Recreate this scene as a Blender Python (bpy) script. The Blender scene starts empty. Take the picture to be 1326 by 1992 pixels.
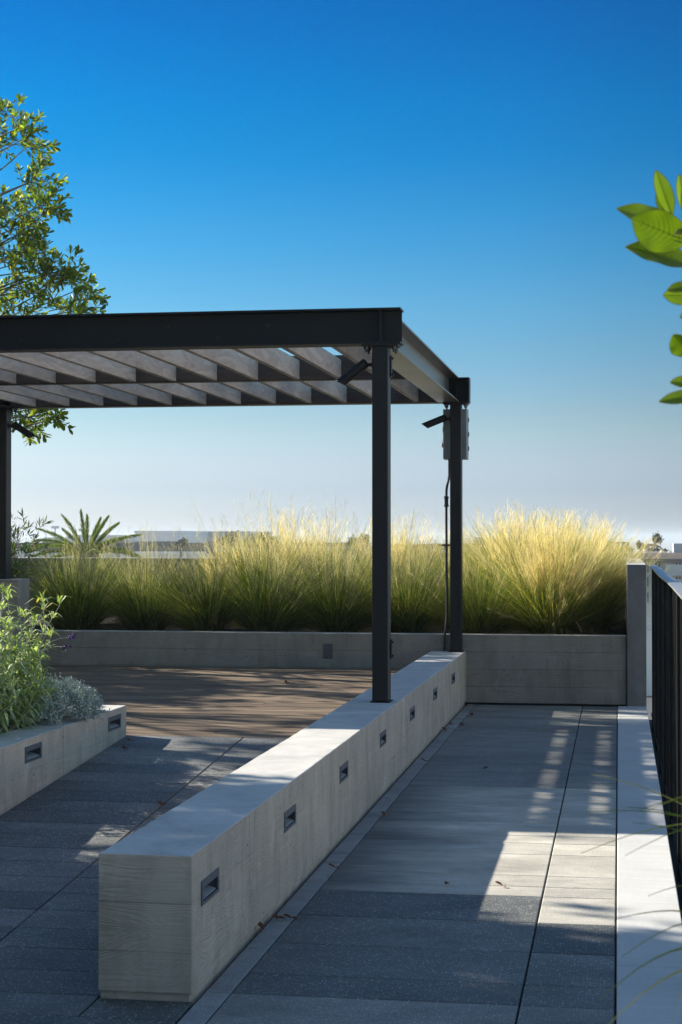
import bpy, bmesh, math, random
from mathutils import Vector, Matrix, Quaternion, noise as mnoise

sc = bpy.context.scene
COL = sc.collection
rnd = random.Random(11)
R = math.radians

# ------------------------------------------------------------------ camera
F_PX, PW, PH = 3340.0, 1326.0, 1992.0
CAMH = 1.5
YAW = math.atan(540 / F_PX)
PITCH = math.atan(49 / (F_PX / math.cos(YAW)))
cd = bpy.data.cameras.new('camera')
cam = bpy.data.objects.new('camera', cd)
COL.objects.link(cam)
cam.location = (0, 0, CAMH)
cam.rotation_euler = (math.pi / 2 + PITCH, 0, YAW)
cd.sensor_fit = 'VERTICAL'
cd.sensor_height = 36.0
cd.sensor_width = 24.0
cd.lens = F_PX / PH * 36.0
cd.clip_start = 0.05
cd.clip_end = 30000
cd.dof.use_dof = True
cd.dof.focus_distance = 11.0
cd.dof.aperture_fstop = 13.0
sc.camera = cam
FW = Vector((-math.sin(YAW) * math.cos(PITCH), math.cos(YAW) * math.cos(PITCH), math.sin(PITCH)))
RT = Vector((math.cos(YAW), math.sin(YAW), 0))
UP = RT.cross(FW)


def survey(px, py, Y):
    """real position, on the vertical plane at distance Y, of something measured in the photograph"""
    d = FW * F_PX + RT * (px - PW / 2) + UP * (PH / 2 - py)
    return Vector((0, 0, CAMH)) + d * (Y / d.y)


# ------------------------------------------------------------------ node helpers
def new_mat(name):
    m = bpy.data.materials.new(name)
    m.use_nodes = True
    nt = m.node_tree
    nt.nodes.clear()
    out = nt.nodes.new('ShaderNodeOutputMaterial')
    return m, nt, out


class NT:
    def __init__(s, nt):
        s.nt = nt

    def n(s, typ, **kw):
        nd = s.nt.nodes.new('ShaderNode' + typ)
        for k, v in kw.items():
            if k.startswith('i_'):
                key = k[2:]
                key = int(key) if key.isdigit() else key.replace('_', ' ')
                s.put(nd.inputs[key], v)
            else:
                setattr(nd, k, v)
        return nd

    def put(s, sock, v):
        if isinstance(v, bpy.types.NodeSocket):
            s.nt.links.new(v, sock)
        else:
            sock.default_value = v

    def math(s, op, a, b=None, c=None, clamp=False):
        nd = s.nt.nodes.new('ShaderNodeMath')
        nd.operation = op
        nd.use_clamp = clamp
        s.put(nd.inputs[0], a)
        if b is not None: s.put(nd.inputs[1], b)
        if c is not None: s.put(nd.inputs[2], c)
        return nd.outputs[0]

    def noise(s, vec, scale, detail=3, rough=0.55, dist=0.0):
        nd = s.nt.nodes.new('ShaderNodeTexNoise')
        if vec is not None: s.put(nd.inputs['Vector'], vec)
        nd.inputs['Scale'].default_value = scale
        nd.inputs['Detail'].default_value = detail
        nd.inputs['Roughness'].default_value = rough
        nd.inputs['Distortion'].default_value = dist
        return nd.outputs['Fac']

    def ramp(s, fac, stops, interp='LINEAR'):
        nd = s.nt.nodes.new('ShaderNodeValToRGB')
        nd.color_ramp.interpolation = interp
        el = nd.color_ramp.elements
        while len(el) < len(stops): el.new(0.5)
        for e, (p, c) in zip(el, stops):
            e.position = p
            e.color = (c[0], c[1], c[2], 1) if not isinstance(c, (int, float)) else (c, c, c, 1)
        s.put(nd.inputs[0], fac)
        return nd.outputs[0]

    def mix(s, fac, a, b, mode='MIX'):
        nd = s.nt.nodes.new('ShaderNodeMix')
        nd.data_type = 'RGBA'
        nd.blend_type = mode
        s.put(nd.inputs[0], fac)
        for sock, v in ((nd.inputs[6], a), (nd.inputs[7], b)):
            if isinstance(v, (tuple, list)) and len(v) == 3: v = (*v, 1)
            s.put(sock, v)
        return nd.outputs[2]

    def comb(s, x, y, z):
        nd = s.nt.nodes.new('ShaderNodeCombineXYZ')
        s.put(nd.inputs[0], x); s.put(nd.inputs[1], y); s.put(nd.inputs[2], z)
        return nd.outputs[0]

    def pos(s):
        g = s.nt.nodes.new('ShaderNodeNewGeometry')
        sp = s.nt.nodes.new('ShaderNodeSeparateXYZ')
        s.nt.links.new(g.outputs['Position'], sp.inputs[0])
        return g, sp.outputs[0], sp.outputs[1], sp.outputs[2]

    def bump(s, h, strength=0.3, dist=0.01, normal=None):
        nd = s.nt.nodes.new('ShaderNodeBump')
        nd.inputs['Strength'].default_value = strength
        nd.inputs['Distance'].default_value = dist
        s.put(nd.inputs['Height'], h)
        if normal is not None: s.put(nd.inputs['Normal'], normal)
        return nd.outputs[0]

    def bsdf(s, color, rough=0.8, normal=None, metallic=0.0, spec=0.5):
        nd = s.nt.nodes.new('ShaderNodeBsdfPrincipled')
        if isinstance(color, (tuple, list)): color = (*color[:3], 1)
        s.put(nd.inputs['Base Color'], color)
        s.put(nd.inputs['Roughness'], rough)
        s.put(nd.inputs['Metallic'], metallic)
        s.put(nd.inputs['Specular IOR Level'], spec)
        if normal is not None: s.put(nd.inputs['Normal'], normal)
        return nd.outputs[0]


def mat_formed(name, tint=(0.40, 0.375, 0.335), board=0.158, z0=0.0, grain=1.0, top=(0.50, 0.49, 0.47)):
    """concrete cast against rough boards; its upward faces are trowelled smooth"""
    m, nt, out = new_mat(name)
    N = NT(nt)
    g, x, y, z = N.pos()
    u = N.math('ADD', x, y)
    zz = N.math('DIVIDE', N.math('SUBTRACT', z, z0), board)
    wob = N.math('MULTIPLY', N.math('SUBTRACT', N.noise(N.comb(u, 0.0, 0.0), 0.7, 1), 0.5), 0.10)
    zz = N.math('ADD', zz, wob)
    idx = N.math('FLOOR', zz)
    fr = N.math('FRACT', zz)
    wn = N.n('TexWhiteNoise', noise_dimensions='1D', i_W=idx).outputs['Value']
    # contour-like grain of the boards
    v = N.comb(N.math('ADD', N.math('MULTIPLY', u, 1.15), N.math('MULTIPLY', wn, 37.0)), N.math('MULTIPLY', z, 3.4), N.math('MULTIPLY', idx, 3.1))
    base = N.noise(v, 1.7, 2.0, 0.5, 0.8)
    rings = N.math('SINE', N.math('MULTIPLY', base, 170.0))
    fine = N.noise(N.comb(N.math('MULTIPLY', u, 3.0), N.math('MULTIPLY', z, 60.0), idx), 1.5, 3, 0.6)
    big = N.noise(N.comb(u, z, 0.0), 1.3, 4, 0.6)
    blot = N.noise(N.comb(N.math('MULTIPLY', u, 2.6), N.math('MULTIPLY', z, 0.8), 3.0), 2.6, 4, 0.65)
    pores = N.noise(g.outputs['Position'], 95.0, 2, 0.5)
    fadeg = N.ramp(N.noise(N.comb(u, z, 9.0), 2.6, 3), [(0.42, 0.08), (0.66, 1.0)])
    nrm3 = N.n('SeparateXYZ', i_0=g.outputs['True Normal'])
    facex = N.math('GREATER_THAN', N.math('ABSOLUTE', nrm3.outputs[0]), 0.5)
    hline = N.math('MULTIPLY', N.math('LESS_THAN', fr, 0.030), N.math('SUBTRACT', 1.0, N.math('MULTIPLY', facex, 0.85)))
    vfr = N.math('FRACT', N.math('DIVIDE', N.math('ADD', y, 1.55), 2.6))
    vline = N.math('MULTIPLY', N.math('LESS_THAN', vfr, 0.004), facex)
    line = N.math('MULTIPLY', N.math('MAXIMUM', hline, vline), N.ramp(N.noise(N.comb(u, z, 4.0), 3.0, 2), [(0.35, 0.35), (0.55, 1.0)]))
    ringf = N.math('MULTIPLY', rings, fadeg)
    c = N.mix(N.ramp(big, [(0.3, 0.0), (0.7, 1.0)]), tuple(t * 0.84 for t in tint), tuple(t * 1.13 for t in tint))
    c = N.mix(N.math('MULTIPLY', N.ramp(blot, [(0.46, 0.0), (0.70, 1.0)]), 0.62), c, (tint[0] * 0.60, tint[1] * 0.56, tint[2] * 0.50))
    c = N.mix(N.math('MULTIPLY', wn, 0.22), c, (0.30, 0.29, 0.275))
    gv = N.math('ADD', 1.0, N.math('MULTIPLY', ringf, 0.085 * grain))
    gv = N.math('ADD', gv, N.math('MULTIPLY', N.math('SUBTRACT', fine, 0.5), 0.25))
    gv = N.math('MULTIPLY', gv, N.math('SUBTRACT', 1.0, N.math('MULTIPLY', line, 0.30)))
    gv = N.math('MULTIPLY', gv, N.math('SUBTRACT', 1.0, N.math('MULTIPLY', N.math('LESS_THAN', pores, 0.31), 0.28)))
    c = N.mix(1.0, c, N.comb(gv, gv, gv), 'MULTIPLY')
    # air holes and drip stains
    hol = N.n('TexVoronoi', feature='F1', i_Vector=g.outputs['Position'], i_Scale=13.0)
    hsel = N.n('SeparateColor', i_0=hol.outputs['Color']).outputs[1]
    pit = N.math('MULTIPLY', N.math('LESS_THAN', hol.outputs['Distance'], N.math('MULTIPLY', hsel, 0.11)), N.math('GREATER_THAN', hsel, 0.55))
    drip = N.noise(N.comb(N.math('MULTIPLY', u, 16.0), N.math('MULTIPLY', z, 1.1), 5.0), 1.0, 3, 0.6)
    dripm = N.math('MULTIPLY', N.ramp(drip, [(0.56, 0.0), (0.70, 1.0)]), N.ramp(N.noise(N.comb(u, 0.0, 8.0), 1.1, 2), [(0.45, 0.0), (0.6, 1.0)]))
    c = N.mix(N.math('MULTIPLY', dripm, 0.35), c, (tint[0] * 0.45, tint[1] * 0.43, tint[2] * 0.42))
    pale_ = N.ramp(N.noise(N.comb(N.math('MULTIPLY', u, 3.0), N.math('MULTIPLY', z, 2.0), 12.0), 1.6, 4, 0.6), [(0.58, 0.0), (0.70, 1.0)])
    c = N.mix(N.math('MULTIPLY', pale_, 0.35), c, tuple(min(1, t * 1.45) for t in (tint[0] * 0.95, tint[1], tint[2] * 1.08)))
    c = N.mix(N.math('MULTIPLY', pit, 0.7), c, (0.09, 0.08, 0.07))
    # trowelled top
    tn = N.noise(g.outputs['Position'], 2.3, 6, 0.62, 0.8)
    tf = N.noise(g.outputs['Position'], 45.0, 3, 0.6)
    ct = N.mix(N.ramp(tn, [(0.32, 0.0), (0.68, 1.0)]), tuple(t * 0.80 for t in top), tuple(t * 1.06 for t in top))
    ct = N.mix(N.math('MULTIPLY', N.math('GREATER_THAN', tf, 0.64), 0.25), ct, tuple(t * 0.5 for t in top))
    th = N.noise(g.outputs['Position'], 9.0, 5, 0.7, 1.5)
    ct = N.mix(N.math('MULTIPLY', N.ramp(th, [(0.60, 0.0), (0.68, 1.0)]), 0.30), ct, tuple(t * 0.55 for t in top))
    nz = N.n('SeparateXYZ', i_0=g.outputs['True Normal']).outputs[2]
    isup = N.math('GREATER_THAN', nz, 0.6)
    tj = N.math('LESS_THAN', N.math('ABSOLUTE', N.math('SUBTRACT', N.math('MODULO', N.math('ADD', y, 5.2 - 10.43 + 2.6 + 5.2), 5.2), 2.6)), 0.0045)
    ct = N.mix(N.math('MULTIPLY', tj, 0.65), ct, (0.07, 0.07, 0.07))
    tm = N.noise(g.outputs['Position'], 4.2, 6, 0.7, 0.6)
    ct = N.mix(1.0, ct, N.ramp(tm, [(0.35, 0.86), (0.5, 1.0), (0.7, 1.07)]), 'MULTIPLY')
    c = N.mix(isup, c, ct)
    h = N.math('ADD', N.math('MULTIPLY', ringf, 0.0016 * grain), N.math('MULTIPLY', fine, 0.0025))
    h = N.math('SUBTRACT', h, N.math('MULTIPLY', line, 0.004))
    h = N.math('ADD', h, N.math('MULTIPLY', big, 0.004))
    h = N.math('SUBTRACT', h, N.math('MULTIPLY', pit, 0.004))
    h = N.math('MULTIPLY', h, N.math('SUBTRACT', 1.0, isup))
    h = N.math('ADD', h, N.math('MULTIPLY', tn, N.math('MULTIPLY', isup, 0.010)))
    bm = N.bump(h, 0.9, 1.0)
    nt.links.new(N.bsdf(c, 0.86, bm, 0, 0.3), out.inputs[0])
    return m


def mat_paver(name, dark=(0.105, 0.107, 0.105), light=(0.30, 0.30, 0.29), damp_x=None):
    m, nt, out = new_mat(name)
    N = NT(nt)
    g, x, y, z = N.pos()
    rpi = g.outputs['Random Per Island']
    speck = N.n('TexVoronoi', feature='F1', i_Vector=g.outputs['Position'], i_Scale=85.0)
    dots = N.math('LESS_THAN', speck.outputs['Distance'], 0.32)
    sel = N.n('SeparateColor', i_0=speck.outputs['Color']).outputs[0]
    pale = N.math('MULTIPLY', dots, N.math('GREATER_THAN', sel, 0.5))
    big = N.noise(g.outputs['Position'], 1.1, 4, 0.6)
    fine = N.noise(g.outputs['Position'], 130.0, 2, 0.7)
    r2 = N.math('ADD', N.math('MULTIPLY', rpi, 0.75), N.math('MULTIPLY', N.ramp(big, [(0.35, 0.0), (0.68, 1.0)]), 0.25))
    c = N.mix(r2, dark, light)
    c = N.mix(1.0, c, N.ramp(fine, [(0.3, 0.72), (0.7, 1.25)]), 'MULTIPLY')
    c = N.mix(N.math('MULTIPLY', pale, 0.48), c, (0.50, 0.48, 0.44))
    damp = N.noise(N.comb(N.math('MULTIPLY', x, 1.0), N.math('MULTIPLY', y, 1.8), 0.0), 1.6, 5, 0.65)
    c = N.mix(N.math('MULTIPLY', N.ramp(damp, [(0.50, 0.0), (0.66, 1.0)]), 0.30), c, (0.10, 0.10, 0.10))
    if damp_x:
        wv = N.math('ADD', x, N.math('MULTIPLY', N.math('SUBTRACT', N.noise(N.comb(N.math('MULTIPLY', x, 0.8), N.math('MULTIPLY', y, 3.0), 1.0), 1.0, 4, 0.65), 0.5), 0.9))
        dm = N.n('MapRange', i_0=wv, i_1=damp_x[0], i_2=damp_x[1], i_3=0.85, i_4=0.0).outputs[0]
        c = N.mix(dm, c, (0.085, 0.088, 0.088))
    sm = N.noise(N.comb(N.math('MULTIPLY', x, 1.6), N.math('ADD', N.math('MULTIPLY', y, 2.6), N.math('MULTIPLY', rpi, 9.0)), 7.0), 1.2, 5, 0.65)
    c = N.mix(1.0, c, N.ramp(sm, [(0.32, 0.74), (0.52, 1.0), (0.70, 1.30)]), 'MULTIPLY')
    st_ = N.noise(N.comb(x, y, 3.0), 4.5, 5, 0.7)
    c = N.mix(N.math('MULTIPLY', N.ramp(st_, [(0.60, 0.0), (0.72, 1.0)]), 0.35), c, (0.06, 0.06, 0.058))
    h = N.math('ADD', N.math('MULTIPLY', dots, 0.0007), N.math('MULTIPLY', fine, 0.0016))
    bm = N.bump(h, 0.8, 1.0)
    nt.links.new(N.bsdf(c, N.math('ADD', 0.62, N.math('MULTIPLY', rpi, 0.25)), bm, 0, 0.35), out.inputs[0])
    return m


def mat_broom(name):
    m, nt, out = new_mat(name)
    N = NT(nt)
    g, x, y, z = N.pos()
    l1 = N.noise(N.comb(N.math('MULTIPLY', x, 260.0), N.math('MULTIPLY', y, 5.0), 0.0), 1.0, 2, 0.6, 0.3)
    l2 = N.noise(g.outputs['Position'], 1.7, 5, 0.6)
    l3 = N.noise(N.comb(x, N.math('MULTIPLY', y, 14.0), 0.0), 3.0, 3)
    c = N.mix(N.ramp(l2, [(0.3, 0.0), (0.7, 1.0)]), (0.42, 0.415, 0.40), (0.50, 0.495, 0.475))
    c = N.mix(1.0, c, N.ramp(l1, [(0.3, 0.955), (0.7, 1.02)]), 'MULTIPLY')
    c = N.mix(1.0, c, N.ramp(l3, [(0.3, 0.93), (0.7, 1.04)]), 'MULTIPLY')
    bm = N.bump(N.math('MULTIPLY', l1, 0.0008), 0.8, 1.0)
    nt.links.new(N.bsdf(c, 0.8, bm, 0, 0.3), out.inputs[0])
    return m


def mat_wood(name, a, b, along='y', scale=1.0, rough=0.75, grey=(0.2, 0.19, 0.18), greyf=0.5, spec=0.3):
    m, nt, out = new_mat(name)
    N = NT(nt)
    g, x, y, z = N.pos()
    rpi = g.outputs['Random Per Island']
    oi = N.n('ObjectInfo').outputs['Random']
    off = N.math('MULTIPLY', N.math('ADD', rpi, oi), 31.0)
    if along == 'y':
        v = N.comb(N.math('ADD', N.math('MULTIPLY', x, 9.0), off), N.math('MULTIPLY', y, 1.4), N.math('MULTIPLY', z, 9.0))
    else:
        v = N.comb(N.math('MULTIPLY', x, 1.2), N.math('ADD', N.math('MULTIPLY', y, 10.0), off), N.math('MULTIPLY', z, 10.0))
    n1 = N.noise(v, 1.2 * scale, 3, 0.5, 0.4)
    rings = N.math('SINE', N.math('MULTIPLY', n1, 48.0))
    n2 = N.noise(v, 6.0 * scale, 4, 0.65)
    c = N.mix(N.ramp(n1, [(0.3, 0.0), (0.7, 1.0)]), a, b)
    c = N.mix(N.math('MULTIPLY', N.ramp(n2, [(0.4, 0.0), (0.7, 1.0)]), greyf), c, grey)
    k = N.math('ADD', N.math('ADD', 0.92, N.math('MULTIPLY', rings, 0.10)), N.math('MULTIPLY', rpi, 0.16))
    c = N.mix(1.0, c, N.comb(k, k, k), 'MULTIPLY')
    bm = N.bump(N.math('ADD', N.math('MULTIPLY', rings, 0.0005), N.math('MULTIPLY', n2, 0.0015)), 0.8, 1.0)
    nt.links.new(N.bsdf(c, rough, bm, 0, spec), out.inputs[0])
    return m


def mat_steel(name, col, rough=0.45, metallic=0.0, var=0.25, spec=0.5):
    m, nt, out = new_mat(name)
    N = NT(nt)
    g, x, y, z = N.pos()
    n1 = N.noise(g.outputs['Position'], 3.0, 5, 0.65)
    n2 = N.noise(g.outputs['Position'], 60.0, 2, 0.5)
    c = N.mix(N.ramp(n1, [(0.3, 0.0), (0.7, 1.0)]), tuple(t * (1 - var) for t in col), tuple(t * (1 + var) for t in col))
    bm = N.bump(N.math('MULTIPLY', n2, 0.0005), 0.5, 1.0)
    r = N.math('ADD', rough - 0.08, N.math('MULTIPLY', n1, 0.2))
    nt.links.new(N.bsdf(c, r, bm, metallic, spec), out.inputs[0])
    return m


def mat_leaf(name, stops, trans=0.5, rough=0.45, spec=0.4, tcol=None, vein=False):
    m, nt, out = new_mat(name)
    N = NT(nt)
    g, x, y, z = N.pos()
    rpi = g.outputs['Random Per Island']
    c = N.ramp(rpi, stops)
    n1 = N.noise(g.outputs['Position'], 9.0, 2)
    c = N.mix(1.0, c, N.ramp(n1, [(0.3, 0.8), (0.7, 1.2)]), 'MULTIPLY')
    bm = None
    if vein:
        wv = N.noise(g.outputs['Position'], 55.0, 3)
        bm = N.bump(N.math('MULTIPLY', wv, 0.002), 0.6, 1.0)
    d = N.bsdf(c, rough, bm, 0, spec)
    tc = N.mix(1.0, c, (1.25, 1.35, 0.55) if tcol is None else tcol, 'MULTIPLY')
    t = N.n('BsdfTranslucent', i_Color=tc).outputs[0]
    mx = N.n('MixShader', i_0=trans, i_1=d, i_2=t).outputs[0]
    nt.links.new(mx, out.inputs[0])
    return m


def mat_plain(name, col, rough=0.8, var=0.15, scale=2.0, bump=0.0, metallic=0.0, spec=0.4):
    m, nt, out = new_mat(name)
    N = NT(nt)
    g, x, y, z = N.pos()
    n1 = N.noise(g.outputs['Position'], scale, 5, 0.6)
    c = N.mix(N.ramp(n1, [(0.3, 0.0), (0.7, 1.0)]), tuple(t * (1 - var) for t in col), tuple(t * (1 + var) for t in col))
    bm = N.bump(N.math('MULTIPLY', n1, bump), 0.8, 1.0) if bump else None
    nt.links.new(N.bsdf(c, rough, bm, metallic, spec), out.inputs[0])
    return m


M = {}
M['wall'] = mat_formed('formed concrete warm', (0.43, 0.35, 0.285), 0.158, 0.0, 0.55, (0.47, 0.455, 0.43))
M['planter'] = mat_formed('formed concrete grey', (0.265, 0.235, 0.21), 0.155, 0.0, 0.8, (0.46, 0.45, 0.43))
M['pillar'] = mat_formed('formed concrete dark', (0.17, 0.165, 0.165), 3.0, -1.0, 0.35, (0.50, 0.48, 0.45))
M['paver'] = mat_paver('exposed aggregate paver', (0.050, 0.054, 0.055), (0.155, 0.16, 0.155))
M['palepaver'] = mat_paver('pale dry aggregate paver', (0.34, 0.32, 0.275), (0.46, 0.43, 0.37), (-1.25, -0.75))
M['ramppaver'] = mat_paver('ramp aggregate paver', (0.07, 0.073, 0.073), (0.185, 0.185, 0.178))
M['midpaver'] = mat_paver('mid grey aggregate paver', (0.105, 0.105, 0.10), (0.24, 0.235, 0.215))
M['curb'] = mat_paver('smooth border paver', (0.21, 0.21, 0.21), (0.29, 0.29, 0.29))
M['joint'] = mat_plain('dark joint sand', (0.03, 0.03, 0.03), 0.95)
M['broom'] = mat_broom('broomed concrete')
M['deck'] = mat_wood('weathered brown deck board', (0.10, 0.072, 0.052), (0.22, 0.168, 0.12), 'x', 1.0, 0.9, (0.13, 0.108, 0.09), 0.5, spec=0.08)
M['slat'] = mat_wood('grey weathered timber', (0.27, 0.245, 0.225), (0.42, 0.39, 0.36), 'y', 0.8, 0.8, (0.28, 0.26, 0.235), 0.5)
M['ledger'] = mat_wood('dark stained timber', (0.045, 0.038, 0.036), (0.085, 0.07, 0.064), 'x', 0.8, 0.8, (0.06, 0.055, 0.055), 0.5)
M['steel'] = mat_steel('black painted steel', (0.014, 0.0135, 0.015), 0.5, 0, .25, .3)
M['beam'] = mat_steel('charcoal painted steel beam', (0.011, 0.012, 0.014), 0.5, 0, .25, .3)
M['lit_sidebeam'] = mat_steel('beam steel lightened for reflected sky', (0.10, 0.095, 0.085), 0.30, 0.35)  # same paint as the front beam, lightened for the sky it reflects
M['bolt'] = mat_steel('bolt steel', (0.035, 0.035, 0.04), 0.35, 0.6)
M['galv'] = mat_steel('galvanised steel', (0.22, 0.24, 0.25), 0.45, 0.5)
M['fixture'] = mat_steel('grey fixture metal', (0.07, 0.075, 0.088), 0.6, 0.1)
M['fixin'] = mat_steel('pale fixture reflector', (0.30, 0.31, 0.33), 0.5, 0.1)
M['black'] = mat_plain('matt black cavity', (0.012, 0.012, 0.013), 0.8)
M['conduit'] = mat_steel('dark conduit', (0.05, 0.048, 0.048), 0.5)
M['red'] = mat_plain('red padlock body', (0.35, 0.03, 0.02), 0.4)
M['rail'] = mat_steel('dark bronze railing', (0.006, 0.006, 0.006), 0.6, 0, .25, .15)
M['railtop'] = mat_steel('aluminium handrail', (0.30, 0.30, 0.29), 0.36, 0.5)
M['soil'] = mat_plain('dark bark mulch', (0.026, 0.019, 0.014), 0.95, 0.5, 30.0, 0.03)
M['bark'] = mat_plain('grey brown bark', (0.16, 0.13, 0.10), 0.9, 0.35, 14.0, 0.01)
M['tleaf'] = mat_leaf('tree leaf', [(0.0, (0.06, 0.10, 0.016)), (0.6, (0.13, 0.185, 0.026)), (0.9, (0.26, 0.30, 0.035)), (1.0, (0.42, 0.34, 0.04))], 0.55)
M['grass'] = mat_leaf('grass blade', [(0.0, (0.05, 0.085, 0.015)), (0.5, (0.10, 0.15, 0.022)), (0.8, (0.24, 0.24, 0.05)), (1.0, (0.46, 0.38, 0.15))], 0.6, 0.5, 0.3)
M['grass2'] = mat_leaf('deep green grass blade', [(0.0, (0.03, 0.052, 0.010)), (0.5, (0.065, 0.10, 0.016)), (0.8, (0.17, 0.18, 0.04)), (1.0, (0.38, 0.32, 0.13))], 0.58, 0.5, 0.25)
M['deadgrass'] = mat_leaf('straw blade', [(0.0, (0.07, 0.05, 0.028)), (1.0, (0.26, 0.20, 0.11))], 0.4, 0.7, 0.2, (1.1, 1.0, 0.8))
M['plume'] = mat_leaf('grass flower plume', [(0.0, (0.50, 0.42, 0.20)), (0.5, (0.72, 0.60, 0.30)), (1.0, (0.84, 0.74, 0.44))], 0.62, 0.6, 0.2, (1.12, 1.08, 0.85))
M['plume2'] = mat_leaf('pale green grass plume', [(0.0, (0.30, 0.29, 0.15)), (0.6, (0.46, 0.42, 0.23)), (1.0, (0.66, 0.57, 0.34))], 0.58, 0.6, 0.2, (1.1, 1.08, 0.85))
M['salvia'] = mat_leaf('sage leaf', [(0.0, (0.18, 0.25, 0.09)), (0.6, (0.34, 0.41, 0.20)), (0.93, (0.55, 0.58, 0.40)), (1.0, (0.50, 0.45, 0.10))], 0.45, 0.6, 0.3)
M['salviastem'] = mat_plain('pale downy stem', (0.42, 0.42, 0.36), 0.8)
M['purple'] = mat_plain('purple petals', (0.07, 0.01, 0.16), 0.7)
M['silver'] = mat_leaf('silver foliage', [(0.0, (0.26, 0.31, 0.28)), (1.0, (0.46, 0.50, 0.45))], 0.15, 0.8, 0.2, (1, 1, 1))
M['bushleaf'] = mat_leaf('dark shrub leaf', [(0.0, (0.035, 0.065, 0.022)), (0.8, (0.07, 0.11, 0.035)), (1.0, (0.18, 0.19, 0.09))], 0.35)
M['palm'] = mat_leaf('palm frond', [(0.0, (0.09, 0.13, 0.05)), (0.85, (0.19, 0.24, 0.08)), (1.0, (0.40, 0.30, 0.10))], 0.35)
M['bigleaf'] = mat_leaf('broad glossy leaf', [(0.0, (0.10, 0.165, 0.012)), (1.0, (0.15, 0.225, 0.016))], 0.5, 0.35, 0.5, (1.25, 1.35, 0.3), True)
M['vein'] = mat_leaf('leaf vein', [(0.0, (0.20, 0.24, 0.05)), (1.0, (0.22, 0.26, 0.06))], 0.5)
M['twig'] = mat_plain('yellow brown twig', (0.25, 0.17, 0.06), 0.7)
M['deadleaf'] = mat_plain('dry brown leaf', (0.18, 0.07, 0.03), 0.8)
M['stucco'] = mat_plain('white stucco', (0.62, 0.62, 0.60), 0.9, 0.06, 0.5)
M['greywall'] = mat_plain('pale grey render', (0.55, 0.56, 0.57), 0.9, 0.08, 0.2)
M['bluewall'] = mat_plain('grey cladding', (0.34, 0.37, 0.40), 0.8, 0.1, 0.2)
M['brownwall'] = mat_plain('brown slatted cladding', (0.11, 0.085, 0.075), 0.8, 0.2, 0.6)
M['roof'] = mat_plain('brown shingle roof', (0.13, 0.105, 0.09), 0.9, 0.2, 1.0)
M['win'] = mat_plain('dark window glass', (0.06, 0.075, 0.09), 0.12, 0.2, 0.4)
M['balglass'] = mat_plain('pale balcony panel', (0.36, 0.39, 0.40), 0.2, 0.1, 0.5)
M['farleaf'] = mat_plain('far tree foliage', (0.055, 0.075, 0.035), 0.9, 0.4, 1.5)
M['asphalt'] = mat_plain('asphalt and city ground', (0.26, 0.245, 0.22), 0.9, 0.4, 0.02)
M['slab'] = mat_plain('terrace concrete', (0.20, 0.20, 0.20), 0.9)
M['carwhite'] = mat_plain('white car paint', (0.7, 0.7, 0.7), 0.25, 0.02)
M['cardark'] = mat_plain('grey car paint', (0.12, 0.13, 0.15), 0.25, 0.02)
M['tyre'] = mat_plain('tyre rubber', (0.02, 0.02, 0.02), 0.9)


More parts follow.
